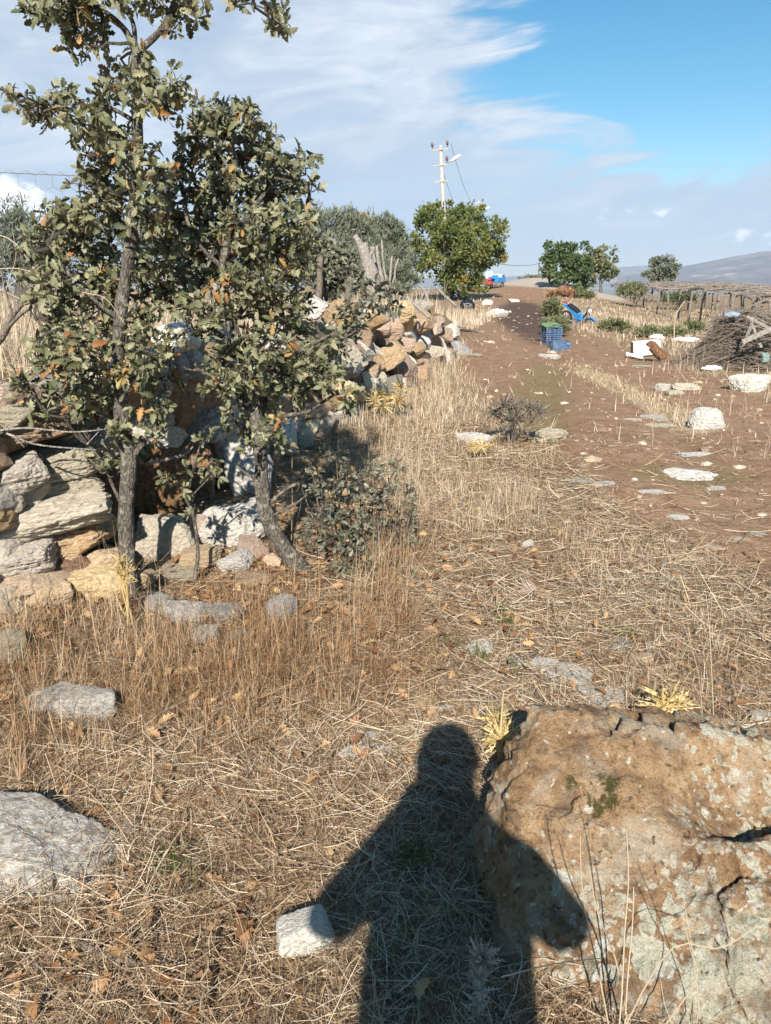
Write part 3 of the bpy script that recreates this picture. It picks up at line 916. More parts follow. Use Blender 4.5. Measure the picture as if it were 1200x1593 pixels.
# loose stones and outcrops, one object each
G_T = 'limestone pieces set flush in the lane'
ROCKS = [
    # name, u, v, w, h, mat, seed, extra, label
    ('limestone_rock', 62, 1372, 262, 175, 'limestone', 101, dict(sub=6, rz=-.1, ratio=.80, rough=.085, sink=.3, p=26, planes=[(.62, -.05, .78, .46), (.05, -.92, .40, .74), (-.1, .15, 1, .80), (-1, 0, .1, 1.2), (.45, .9, .25, .62), (-.2, 1, .2, .85), (.3, -.5, .8, .62), (0, 0, -1, .8), (.97, -.25, .1, .98)]), 'large pale grey limestone rock poking out of dry grass left of the shadow'),
    ('limestone_rock', 120, 1118, 150, 66, 'grey_rock', 102, dict(sub=5, rz=-.2, ratio=.55), 'weathered grey rock half buried in orange grass below the dry stone wall'),
    ('white_stone', 474, 1492, 86, 84, 'white_rock', 103, dict(sub=5, ratio=.72, rough=.05, rz=.3, sink=.15), 'fist sized chalk white block at the elbow of the shadow'),
    ('boulder', 1098, 668, 56, 40, 'white_rock', 154, dict(p=6, rough=.10, sink=.3), 'knobbly white boulder standing on the right side of the lane'),
    ('boulder', 1166, 610, 54, 30, 'white_rock', 155, dict(p=7, rough=.10), 'whitish boulder at the foot of the brushwood heap'),
    ('flat_rock', 1074, 747, 92, 20, 'white_rock', 106, dict(sub=5, rz=.1, ratio=.5, rough=.14), 'widest flat white slab in the lane, with moss round it'),
    ('flat_rock', 1082, 710, 54, 9, 'white_rock', 107, dict(rough=.14), 'thin white sliver of rock below the knobbly white boulder'),
    ('flat_rock', 1016, 768, 48, 9, 'white_rock', 108, dict(rough=.14), 'small flat white stone just left below the widest slab'),
    ('flat_rock', 1113, 763, 30, 9, 'cream_rock', 109, dict(rough=.14), 'small cream stone just right below the widest slab'),
    ('flat_rock', 1056, 808, 30, 10, 'white_rock', 110, dict(), 'little white stone alone on the nearer bare lane'),
    ('flat_rock', 1012, 652, 42, 8, 'cream_rock', 111, dict(rough=.14), 'cream sliver of rock level with the top of the knobbly boulder'),
    ('flat_rock', 1018, 664, 62, 7, 'cream_rock', 112, dict(rough=.14), 'long low cream ridge of rock left of the knobbly boulder'),
    ('flat_rock', 850, 688, 62, 26, 'cream_rock', 113, dict(layers=.05, rough=.12), 'layered cream ledge to the right of the dark thistle'),
    ('flat_rock', 738, 690, 56, 20, 'grey_rock', 114, dict(rough=.12), 'grey white stone to the left of the dark thistle'),
    ('flat_rock', 900, 752, 48, 12, 'cream_rock', 115, dict(rough=.14), 'pale flat stone at the grassy edge of the lane'),
    ('flat_rock', 938, 757, 36, 10, 'grey_rock', 116, dict(rough=.14), 'grey flat stone joining the pale one at the grassy edge'),
    ('loose_stone', 821, 923, 24, 20, 'tan_rock', 117, dict(), 'small tan angular stone lying alone on straw'),
    ('flat_rock', 745, 1016, 46, 28, 'grey_rock', 118, dict(sub=4, rough=.12), 'low pale grey stone beside green sprigs left of the outcrop'),
    ('limestone_outcrop', 828, 1040, 88, 22, 'grey_rock', 119, dict(sub=5, rough=.13, layers=.04, rz=-.1, sink=.35), 'near end of the grey outcrop, under a stick'),
    ('limestone_outcrop', 882, 1062, 70, 36, 'grey_rock', 120, dict(sub=5, rough=.13, layers=.04, rz=-.5, sink=.35), 'middle of the grey outcrop behind the lichen boulder'),
    ('limestone_outcrop', 930, 1096, 74, 36, 'grey_rock', 121, dict(sub=5, rough=.12, rz=-.6, sink=.35), 'grey outcrop end touching the top of the lichen boulder'),
    ('loose_stone', 873, 1058, 22, 14, 'red_rock', 122, dict(sink=.05), 'brick red stone chip on the grey outcrop'),
    ('flat_rock', 570, 1151, 42, 20, 'grey_rock', 123, dict(), 'upper pale grey stone left of the shadow\'s head'),
    ('flat_rock', 572, 1175, 76, 22, 'grey_rock', 124, dict(sub=5), 'wider flat grey stone left of the shadow\'s head'),
    ('flat_rock', 856, 558, 34, 8, 'white_rock', 125, dict(), 'white streak of rock below the blue crates'),
    ('flat_rock', 1030, 608, 22, 14, 'grey_rock', 126, dict(), 'grey stone on end between the lane and white carton'),
    ('flat_rock', 1068, 607, 44, 13, 'cream_rock', 127, dict(), 'cream stone in dry grass left of the brushwood heap'),
    ('flat_rock', 1050, 614, 24, 8, 'cream_rock', 128, dict(), 'low cream stone between two larger ones near the carton'),
    ('flat_rock', 1000, 572, 30, 6, 'cream_rock', 129, dict(), 'thin cream stone just below the brown log'),
    ('flat_rock', 735, 554, 24, 5, 'cream_rock', 130, dict(), 'thin cream stone at the left edge of the lane'),
    ('loose_stone', 965, 1010, 40, 22, 'cream_rock', 131, dict(), 'cream stone in matted straw behind the lichen boulder'),
    ('loose_stone', 998, 1032, 34, 20, 'tan_rock', 132, dict(), 'orange tan stone right of the cream one in straw'),
    ('loose_stone', 908, 1019, 16, 8, 'white_rock', 133, dict(), 'tiny white stone in matted straw'),
    ('loose_stone', 662, 1102, 36, 22, 'tan_rock', 134, dict(), 'flat orange tan stone above the shadow\'s head'),
    ('loose_stone', 694, 1106, 26, 11, 'grey_rock', 135, dict(), 'flat bluish grey stone above the shadow\'s head'),
    ('loose_stone', 1150, 842, 26, 10, 'cream_rock', 136, dict(), 'first of two cream stones by the bare lane at the right'),
    ('loose_stone', 1178, 834, 30, 9, 'cream_rock', 137, dict(), 'wider cream stone near the right edge of the bare lane'),
    ('loose_stone', 1105, 857, 34, 12, 'tan_rock', 138, dict(), 'buff stone where bare earth meets matted straw'),
    ('loose_stone', 820, 852, 18, 14, 'grey_rock', 139, dict(), 'grey stone in the tangled straw above the tan one'),
    ('loose_stone', 440, 968, 46, 48, 'slate_rock', 140, dict(rough=.1, sink=.35), 'slate grey stone standing left of the leaning oak\'s foot'),
    ('loose_stone', 352, 968, 66, 42, 'slate_rock', 141, dict(rough=.14, layers=.05, sink=.35), 'jagged slate stone right of the sapling\'s foot'),
    ('loose_stone', 292, 975, 62, 44, 'grey_rock', 157, dict(rough=.14, layers=.05, sink=.35), 'jagged grey stone left of the sapling\'s foot'),
    ('loose_stone', 318, 1004, 44, 34, 'cream_rock', 158, dict(rough=.12, sink=.35), 'small cream stone below the sapling\'s foot'),
    ('loose_stone', 372, 1000, 34, 24, 'slate_rock', 159, dict(rough=.12, sink=.4), 'small slate chip below the sapling, in rusty grass'),
    ('loose_stone', 252, 955, 46, 40, 'slate_rock', 160, dict(rough=.12, sink=.35), 'dark stone just right of the straight oak\'s foot'),
    ('loose_stone', 400, 915, 60, 34, 'brown_rock', 161, dict(rough=.12, sink=.4), 'brown stone in dead leaves between sapling and leaning oak'),
    ('loose_stone', 425, 885, 30, 28, 'tan_rock', 142, dict(), 'small round buff stone left of the leaning oak\'s trunk'),
    ('loose_stone', 260, 905, 100, 40, 'cream_rock', 143, dict(sub=5, layers=.05), 'flat cream slab between the straight oak and sapling'),
    ('loose_stone', 150, 935, 110, 70, 'tan_rock', 144, dict(sub=5, ratio=.6), 'orange tan rock left of the straight oak\'s foot'),
    ('loose_stone', 770, 493, 32, 10, 'white_rock', 145, dict(), 'pale stone next to the white rubbish bag'),
    ('loose_stone', 738, 505, 26, 9, 'cream_rock', 146, dict(), 'yellowish stone on the verge before the black bag'),
    ('loose_stone', 758, 474, 18, 7, 'cream_rock', 147, dict(), 'cream stone in front of the parked red motor tricycle'),
    ('loose_stone', 1012, 1010, 14, 9, 'grey_rock', 148, dict(), 'small grey stone by dry stems right of the cream one'),
    ('loose_stone', 1185, 1120, 40, 20, 'grey_rock', 149, dict(), 'grey stone in straw at the right frame edge'),
    ('loose_stone', 207, 1295, 26, 22, 'cream_rock', 150, dict(), 'small cream stone beside the large grey limestone'),
    ('loose_stone', 985, 655, 30, 6, 'cream_rock', 151, dict(), 'low cream stone at the start of the slivers in the lane'),
    ('loose_stone', 800, 470, 16, 5, 'cream_rock', 152, dict(), 'pale stone at the edge of the dark soil'),
]
for r in ROCKS:
    put_rock(r[0], r[1], r[2], r[3], r[4], r[5], r[8], r[6], **r[7])

# ------------------------------------------------------------ dry stone wall
WALL = empty('dry_stone_wall', (wall_x(3.0), 3.0, 0), 'tumbledown dry stone wall behind the oaks, running along the lane', 'stone wall')
WD = Vector((0.25, 1, 0)).normalized()
WN = Vector((WD.y, -WD.x, 0))           # towards the lane


def wall_hit(u, v, off=0.0):
    """where the pixel's ray meets the wall's face, off metres in front of it"""
    d = ray(u, v)
    x0 = wall_x(0) + off * 1.031
    k = x0 / (d[0] - 0.25 * d[1])
    return Vector((d[0] * k, d[1] * k, CAMZ + d[2] * k))


def wall_stone(pos, sx, sy, sz, mat, seed, sub, rot, layers=0.0, rough=.08):
    me = rock_mesh(seed, sub, mat, layers, rough)
    o = bpy.data.objects.new('stone', me)
    COL.objects.link(o)
    o.parent = WALL
    o.location = pos - wloc(WALL)
    o.scale = (sx / .9, sy / .9, sz / .9)
    o.rotation_euler = rot
    return o


TRACED = [
    # u, v, w, h, mat, layers, tilt
    (32, 738, 78, 52, 'cream_rock', .07, .1), (100, 718, 96, 52, 'cream_rock', .07, .12), (112, 752, 88, 40, 'cream_rock', .07, 0), (14, 780, 48, 38, 'cream_rock', .05, 0),
    (78, 798, 172, 58, 'cream_rock', .06, .16), (120, 828, 116, 52, 'brown_rock', .05, .12), (40, 866, 104, 50, 'cream_rock', .07, .05), (34, 902, 90, 30, 'tan_rock', .05, 0),
    (10, 950, 54, 66, 'cream_rock', .04, 0), (8, 1010, 46, 50, 'cream_rock', .04, 0), (155, 884, 84, 56, 'tan_rock', 0, -.1), (112, 892, 70, 52, 'red_rock', 0, 0),
    (62, 660, 124, 44, 'brown_rock', .06, .05), (16, 650, 56, 40, 'cream_rock', .06, 0), (150, 690, 90, 44, 'grey_rock', .03, 0), (108, 632, 80, 30, 'brown_rock', .05, 0),
    (240, 760, 96, 120, 'red_rock', 0, 0), (178, 760, 50, 110, 'red_rock', 0, .1), (302, 745, 62, 110, 'red_rock', 0, -.2), (350, 712, 70, 116, 'tan_rock', 0, .25),
    (335, 655, 84, 50, 'white_rock', 0, .1), (388, 745, 60, 80, 'grey_rock', 0, .1), (430, 690, 56, 60, 'grey_rock', 0, 0), (395, 800, 56, 44, 'grey_rock', 0, 0),
    (356, 822, 98, 66, 'grey_rock', .02, .1), (256, 840, 82, 70, 'cream_rock', 0, -.1), (300, 600, 120, 66, 'brown_rock', .03, 0), (225, 680, 70, 60, 'grey_rock', .03, 0),
    (276, 527, 66, 42, 'white_rock', .03, 0), (235, 560, 60, 40, 'grey_rock', .03, 0), (180, 600, 80, 40, 'brown_rock', .05, 0), (365, 570, 60, 50, 'grey_rock', 0, 0),
    (474, 478, 56, 42, 'grey_rock', 0, -.3), (524, 492, 52, 46, 'ochre_rock', 0, -.2), (496, 525, 48, 38, 'ochre_rock', 0, .1), (520, 514, 28, 16, 'white_rock', 0, -.5),
    (545, 478, 42, 24, 'ochre_rock', 0, 0), (626, 486, 38, 30, 'tan_rock', 0, .1), (598, 518, 50, 36, 'brown_rock', 0, .1), (606, 546, 34, 22, 'tan_rock', 0, 0), (590, 566, 34, 20, 'grey_rock', 0, .2),
    (616, 576, 11, 22, 'white_rock', 0, .1), (652, 534, 22, 18, 'white_rock', 0, .2), (488, 634, 28, 28, 'ochre_rock', 0, 0), (493, 662, 44, 36, 'cream_rock', 0, -.1),
    (518, 640, 18, 40, 'tan_rock', 0, 0), (492, 600, 20, 26, 'white_rock', 0, .6), (472, 612, 26, 24, 'red_rock', 0, 0), (560, 520, 40, 30, 'brown_rock', 0, 0), (640, 505, 30, 20, 'brown_rock', 0, 0),
    (545, 555, 40, 30, 'brown_rock', 0, 0), (462, 560, 44, 40, 'brown_rock', 0, 0), (425, 530, 54, 44, 'grey_rock', 0, 0), (662, 545, 18, 16, 'cream_rock', 0, 0), (470, 690, 30, 22, 'cream_rock', 0, 0),
    (222, 838, 40, 54, 'brown_rock', 0, .2), (300, 822, 44, 44, 'tan_rock', 0, .1), (395, 858, 44, 34, 'brown_rock', 0, -.2), (310, 872, 60, 34, 'tan_rock', 0, 0), (215, 905, 50, 34, 'tan_rock', 0, 0), (365, 880, 50, 30, 'grey_rock', 0, .1), (70, 930, 60, 40, 'tan_rock', .03, 0),
    (575, 498, 36, 26, 'cream_rock', 0, 0), (655, 478, 30, 20, 'cream_rock', 0, 0), (676, 508, 20, 16, 'cream_rock', 0, 0), (668, 520, 16, 12, 'brown_rock', 0, 0),
]
wrs = random.Random(19)
for k, (u, v, w, h, mat, lay, tilt) in enumerate(TRACED):
    p = wall_hit(u, v, 0.10 + 0.03 * (k % 3))
    dp = depth_of(p)
    # the wall runs away from the camera: its face is foreshortened
    dv = np.array(ray(u, v)); dv /= np.linalg.norm(dv)
    fs = abs(float(np.dot(np.cross([0, 0, 1], [dv[0], dv[1], 0]), np.array(WD)))) / math.hypot(dv[0], dv[1])
    sx = w / F * dp / 2
    sz = h / F * dp / 2
    big = w > 40
    low = ground_at(u, v + .35 * h)
    if low.y < p.y - .12:                      # fallen to the foot of the wall
        k_ = depth_of(low) / dp
        sx *= k_; sz *= k_
        p = Vector((low.x, low.y + .5 * sx, hz(low.x, low.y + .5 * sx) + sz * .62))
    wall_stone(p, sx, sx * wrs.uniform(.75, 1.0) if w < 70 else min(sx, .22), sz, mat, 200 + (k * 7) % 23, 5, (wrs.uniform(-.08, .08), -tilt, math.atan2(p.x, p.y) * -1 + wrs.uniform(-.1, .1)), lay * 1.3, .10)
# the fill between and behind them
mats = ['brown_rock', 'brown_rock', 'brown_rock', 'tan_rock', 'cream_rock', 'grey_rock', 'slate_rock', 'brown_rock', 'cream_rock']
n_fill = 0
for row in range(7):
    yy = 2.2 + row * 0.05
    while yy < 17.5 and n_fill < 231:
        far = float(sstep(6.5, 8.0, yy))
        w = wrs.uniform(.20, .46) if far < .5 else wrs.choice([.14, .2, .26, .34, .46, .6])
        hrow = 0.165
        top = 0.98 * (1 - sstep(12.5, 17.5, yy + wrs.uniform(-1, 1)))
        zc = 0.08 + row * hrow + wrs.uniform(-.05, .05)
        if zc < float(top) and wrs.random() < 1 - .28 * far:
            lean = 0.03 + far * (.30 * (1 - row / 6) + wrs.uniform(-.1, .12))
            pos = Vector((wall_x(yy), yy, hz(wall_x(yy) + .3, yy))) + WN * (lean + wrs.uniform(-.05, .03) - .05) + Vector((0, 0, zc))
            hs = hrow / 2 * wrs.uniform(1.0, 1.5) * (1 + .25 * far * (w > .3))
            tl_ = .15 + .45 * far
            wall_stone(pos, w / 2 * 1.06, wrs.uniform(.10, .2), hs, wrs.choice(mats), 230 + wrs.randrange(16), 4,
                       (wrs.uniform(-tl_, tl_), wrs.uniform(-tl_, tl_), math.atan2(WD.y, WD.x) + wrs.uniform(-.2, .2) * (1 + 4 * far)), .035, .085)
            n_fill += 1
        yy += w * (1.0 if yy < 12 else 1.2)

# ------------------------------------------------------------ leaves
def leaf_template(xs, ws, fold=0.42, curl=0.45):
    """midrib, left and right edge points of a lobed leaf of length 1"""
    n = len(xs)
    xs = np.array(xs); ws = np.array(ws)
    z0 = -curl * xs ** 2
    V = np.concatenate([np.stack([xs, 0 * xs, z0], 1), np.stack([xs + .03 * (ws > .2), ws, z0 + fold * ws], 1), np.stack([xs + .03 * (ws > .2), -ws, z0 + fold * ws], 1)])
    a = np.arange(n - 1)
    Q = np.concatenate([np.stack([a, a + 1, n + a + 1, n + a], 1), np.stack([a, 2 * n + a, 2 * n + a + 1, a + 1], 1)])
    return V, Q


OAK_T = leaf_template([0, .10, .24, .34, .46, .56, .68, .78, .90, 1.0], [.015, .05, .21, .11, .30, .17, .32, .19, .19, 0.0])
_ox, _ow = [0, .10, .24, .34, .46, .56, .68, .78, .90, 1.0], [.015, .05, .21, .11, .30, .17, .32, .19, .19, 0.0]
OAK_VARIANTS = [OAK_T, leaf_template(_ox, [w * .85 for w in _ow], .15, .12), leaf_template(_ox, _ow, .75, .9), leaf_template([0, .12, .28, .38, .52, .62, .76, .86, 1.0], [.02, .07, .17, .10, .24, .14, .22, .12, 0.0], .3, -.3)]
SCRUB_T = leaf_template([0, .15, .40, .58, .80, 1.0], [.02, .12, .26, .20, .24, 0.0], .3, .3)
OVAL_T = leaf_template([0, .3, .7, 1.0], [.03, .26, .22, 0.0], .2, .2)
SLIM_T = leaf_template([0, .5, 1.0], [.02, .10, 0.0], .2, .15)
SPINE_T = leaf_template([0, .12, .2, .28, .36, .46, .54, .64, .72, .82, 1.0], [.03, .16, .03, .17, .03, .15, .025, .11, .02, .05, 0.0], .5, -.15)


def unit(a):
    return a / (np.linalg.norm(a, axis=-1, keepdims=True) + 1e-12)


def leaf_frames(axis, normal):
    a = unit(axis)
    n = unit(normal - a * (normal * a).sum(-1, keepdims=True))
    s = np.cross(n, a)
    return a, s, n


def add_leaves(mb, T, base, axis, normal, length, tint):
    V, Q = T
    a, s, n = leaf_frames(axis, normal)
    L = np.broadcast_to(np.asarray(length, float), (len(base),))[:, None, None]
    W = base[:, None, :] + L * (V[None, :, 0:1] * a[:, None, :] + V[None, :, 1:2] * s[:, None, :] + V[None, :, 2:3] * n[:, None, :])
    k = len(V)
    Fq = (Q[None] + (np.arange(len(base)) * k)[:, None, None]).reshape(-1, Q.shape[1])
    mb.add(W.reshape(-1, 3), Fq, np.repeat(np.broadcast_to(tint, (len(base),)), k))


def rand_dir(n, rs):
    return unit(rs.normal(size=(n, 3)))


_LM = {}


def leaf_mesh(T, mat, tint, nm='leaf'):
    key = (id(T), mat, round(tint, 2))
    if key not in _LM:
        me = MB().add(T[0], T[1], tint).mesh(nm, smooth=True)
        me.materials.append(M[mat])
        _LM[key] = me
    return _LM[key]


def spline(pts, n):
    """Catmull-Rom through pts"""
    P = np.array([tuple(p) for p in pts], float)
    P = np.concatenate([[2 * P[0] - P[1]], P, [2 * P[-1] - P[-2]]])
    out = []
    segs = len(P) - 3
    for t in np.linspace(0, segs - 1e-6, n):
        i = int(t); f = t - i
        p0, p1, p2, p3 = P[i:i + 4]
        out.append(0.5 * (2 * p1 + (p2 - p0) * f + (2 * p0 - 5 * p1 + 4 * p2 - p3) * f * f + (3 * p1 - p0 - 3 * p2 + p3) * f ** 3))
    return np.array(out)


def traced_tree(root, Y, limbs, blobs, seed, leaf_len, per, T, lmat, n_parts, spread=.32, brown=.08, twig_r=.0028, base_r=.012):
    """limbs: (list of (u, v[, dY]), r0, r1) traced against the photo at distance Y;
       blobs: (u, v, r[, dY]) leafy tufts traced the same way"""
    rs = np.random.default_rng(seed); pr = random.Random(seed)
    skel, skr = [], []
    for k, (pts, r0, r1) in enumerate(limbs):
        P = [at(q[0], q[1], Y + (q[2] if len(q) > 2 else 0)) for q in pts]
        S = spline(P, max(8, 5 * len(P)))
        S = S + 0.35 * min(r0, .03) * fbm(S * 9.0, 2, seed + k)[:, None] * np.array([1, .6, .2])
        rad = np.linspace(r0, r1, len(S)) * (1 + .16 * fbm(S * 14.0 + 3, 2, seed + 5))
        if k == 0:
            rad[:4] *= np.array([1.5, 1.25, 1.1, 1.03])
        if k == 0 and r0 > .02:
            S = spline(P, 70); rad = np.interp(np.linspace(0, 1, 70), np.linspace(0, 1, len(rad)), rad) * (1 + .10 * fbm(S * 22.0, 3, seed + 6))
            rad[:6] *= np.linspace(1.55, 1.0, 6)
        m = MB().tube(S, rad, 20 if r0 > .02 else 7)
        if r0 > .02:
            V = m.v[0]
            c_ = np.repeat(S, 20, 0)
            dv = unit(V - c_)
            m.v[0] = V + dv * (rad.repeat(20) * .22 * fbm(V * np.array([46., 46., 20.]), 4, seed + 8))[:, None]
        m.build('trunk' if k == 0 else 'branch', M['bark'], root, smooth=True)
        skel.append(S); skr.append(rad)
    SK = np.concatenate(skel)
    tw = MB()
    B, A, N, L, TI = [], [], [], [], []
    toward = np.array(SUNDIR)
    for b in blobs:
        u, v, r = b[:3]
        dY = b[3] if len(b) > 3 else pr.uniform(-spread, spread)
        c = np.array(at(u, v, Y + dY))
        rad = 1.03 * r / F * depth_of(c)
        # the little bough that carries the tuft
        dd = np.linalg.norm(SK - c, axis=1) + 0.6 * np.clip(SK[:, 2] - c[2], 0, 9)
        q = SK[int(np.argmin(dd))]
        if np.linalg.norm(q - c) > 0.03:
            path = np.array([tuple(x) for x in wiggle(q, c, 6, .12, pr)])
            tw.tube(path, np.linspace(base_r * (.5 + rad * 2.2), twig_r * 1.3, 6), 5, pr.random())
        n_t = max(3, int(per * (rad / .14) ** 2))
        tips = c + rand_dir(n_t, rs) * rad * (rs.random((n_t, 1)) ** .45) * np.array([1.0, .95, .95])
        for t in tips:
            st = c + (t - c) * pr.uniform(-.1, .25)
            tw.tube(np.array([tuple(x) for x in wiggle(st, t, 4, .14, pr)]), np.linspace(twig_r * 1.1, twig_r * .6, 4), 4, pr.random(), caps=False)
            out = unit(t - c + np.array([0, 0, .25 * rad]) + rs.normal(size=3) * .2 * rad)
            k = pr.randint(5, 8)
            dead = pr.random() < brown
            ax = unit(out * .55 + rand_dir(k, rs) * .9)
            B.append(t + (rs.random((k, 1)) * -.25) * (t - st) + ax * .006)
            A.append(ax)
            N.append(unit(rand_dir(k, rs) * .95 + toward * .22 + np.array([0, 0, .35]) + out * .3))
            L.append(leaf_len * rs.uniform(.45, 1.15, k))
            TI.append(np.where(rs.random(k) < (.75 if dead else .03), rs.uniform(.84, 1.0, k), np.clip(rs.normal(.44, .23, k), 0, .8)))
    tag(tw.build('twigs', M['twig'], root), kind='stuff')
    B, A, N, L, TI = map(np.concatenate, (B, A, N, L, TI))
    dist = np.linalg.norm(B - np.array([0, 0, CAMZ]), axis=1)
    order = np.argsort(dist / L)
    near, rest = order[:n_parts], order[n_parts:]
    TV = OAK_VARIANTS if T is OAK_T else [T]
    kind = rs.integers(0, len(TV), len(B))
    a, s, n = leaf_frames(A, N)
    o0 = wloc(root)
    for i in near:
        ti = float(np.clip(round(TI[i] * 10) / 10, 0, 1))
        o = bpy.data.objects.new('leaf', leaf_mesh(TV[kind[i]], lmat, ti))
        COL.objects.link(o)
        o.parent = root
        mt = Matrix(((*(a[i]),), (*(s[i]),), (*(n[i]),))).transposed().to_4x4()
        sc = Matrix.Diagonal((L[i], L[i], L[i], 1))
        o.matrix_local = Matrix.Translation(Vector(B[i]) - o0) @ mt @ sc
    if len(rest):
        mb = MB()
        for q, TT in enumerate(TV):
            w = rest[kind[rest] == q]
            if len(w):
                add_leaves(mb, TT, B[w], A[w], N[w], L[w], TI[w])
        lo = mb.build('leaves', M[lmat], root, smooth=True)
        tag(lo, kind='stuff')
    return len(B)


def foot(u, v, Y):
    p = at(u, v, Y)
    return Vector((p.x, p.y, hz(p.x, p.y)))


# the straight oak at the left
YA = 3.55
OA = empty('oak_tree', foot(208, 930, YA), 'tall straight young oak whose top leaves the frame, left of the leaning one', 'tree')
limbsA = [
    ([(212, 985), (206, 930), (198, 860), (196, 790), (200, 720), (190, 650), (184, 560), (190, 470), (203, 380), (212, 290), (214, 210), (212, 130), (212, 82)], .043, .018),
    ([(212, 82), (198, 52), (178, 30), (150, 6), (120, -30)], .014, .007),
    ([(212, 82), (232, 66), (256, 42), (268, 15), (285, -30), (320, -70)], .016, .008),
    ([(212, 90), (208, 40), (196, 8), (205, -40)], .010, .006),
    ([(200, 720), (222, 690), (240, 650), (262, 590, .1), (270, 540, .15)], .016, .006),
    ([(188, 600), (150, 560), (110, 530), (70, 500)], .012, .005),
    ([(190, 500), (150, 470), (110, 430), (75, 380)], .012, .005),
    ([(204, 380), (240, 350), (270, 330)], .010, .005),
    ([(212, 250), (180, 240), (150, 245)], .010, .005),
    ([(213, 190), (160, 165), (100, 170), (50, 160)], .010, .004),
    ([(213, 180), (250, 150), (290, 150)], .009, .004),
    ([(196, 800), (175, 755), (158, 715), (135, 690)], .010, .004),
    ([(285, -30), (330, -10), (385, 4), (425, 18)], .006, .003),
    ([(120, -30), (100, -10), (80, 10)], .006, .003),
]
blobsA = [
    (75, 18, 32), (100, 30, 34), (112, 62, 26), (150, 38, 28), (130, 5, 34), (95, -10, 36), (165, -15, 34), (60, 5, 24), (215, -25, 30), (190, 10, 16), (240, 12, 24), (285, 30, 22), (300, 8, 28), (260, -25, 34),
    (330, -30, 30), (430, 30, 22), (418, 8, 20), (395, -6, 16), (440, 45, 10), (372, 0, 12), (215, 85, 10), (272, 50, 12), (110, 75, 16), (135, 68, 15),
    (205, 128, 36), (170, 150, 34), (245, 128, 30), (275, 128, 26), (235, 160, 30), (262, 165, 24), (188, 108, 22), (60, 162, 28), (28, 158, 17), (12, 150, 10), (95, 160, 28), (80, 180, 20), (122, 182, 32), (150, 195, 28), (115, 150, 20),
    (170, 205, 38), (135, 238, 30), (192, 240, 30), (160, 262, 34), (140, 290, 32), (240, 236, 16), (248, 262, 24), (180, 290, 34), (215, 300, 30), (150, 320, 34),
    (112, 345, 42), (85, 365, 40), (60, 385, 30), (130, 385, 42), (180, 350, 44), (225, 345, 34), (90, 430, 42), (140, 430, 46), (185, 415, 38), (225, 410, 36), (60, 440, 30), (100, 480, 40), (155, 480, 42), (75, 515, 36),
    (125, 530, 42), (172, 530, 36), (220, 490, 34), (245, 450, 36), (225, 545, 34), (60, 555, 26), (100, 572, 36), (150, 580, 38), (205, 590, 36), (245, 590, 34), (40, 600, 26), (85, 610, 28), (130, 620, 28), (185, 635, 24), (232, 640, 28),
    (262, 545, 30), (60, 640, 22), (150, 650, 22), (190, 670, 20), (215, 690, 18), (120, 660, 16), (235, 665, 18), (100, 640, 16), (205, 725, 18), (150, 705, 14), (135, 712, 12), (165, 730, 10), (175, 455, 30), (55, 470, 20),
]
nA = traced_tree(OA, YA, limbsA, blobsA, 11, .050, 34, OAK_T, 'oak_leaf', 280, .30, .09)

# the leaning oak
YB = 3.95
OB = empty('oak_tree', foot(478, 905, YB), 'leaning oak with bent lichened trunk and broad crown, right of the straight one', 'tree')
limbsB = [
    ([(486, 935), (470, 890), (440, 850), (416, 805), (408, 760), (406, 715), (400, 660), (390, 600), (374, 540), (356, 490), (348, 430), (352, 370), (360, 310), (366, 250)], .052, .011),
    ([(404, 690), (440, 650), (480, 640), (520, 615), (548, 612)], .013, .005),
    ([(376, 545), (330, 510), (296, 470), (285, 430)], .016, .006),
    ([(362, 500), (400, 460), (440, 430), (465, 380)], .015, .005),
    ([(349, 420), (310, 380), (290, 330), (300, 260)], .012, .005),
    ([(352, 380), (390, 330), (420, 290), (450, 255), (488, 246)], .012, .004),
    ([(366, 250), (362, 210), (372, 175)], .008, .004),
    ([(412, 790), (440, 765), (462, 752)], .012, .009),
    ([(409, 750), (386, 738), (368, 725)], .009, .006),
    ([(390, 600), (440, 560), (480, 540), (520, 520), (548, 540)], .012, .004),
    ([(398, 650), (360, 610), (335, 590)], .010, .004),
    ([(296, 470), (330, 400), (345, 350)], .008, .004),
    ([(416, 805), (450, 790), (478, 770)], .009, .005),
]
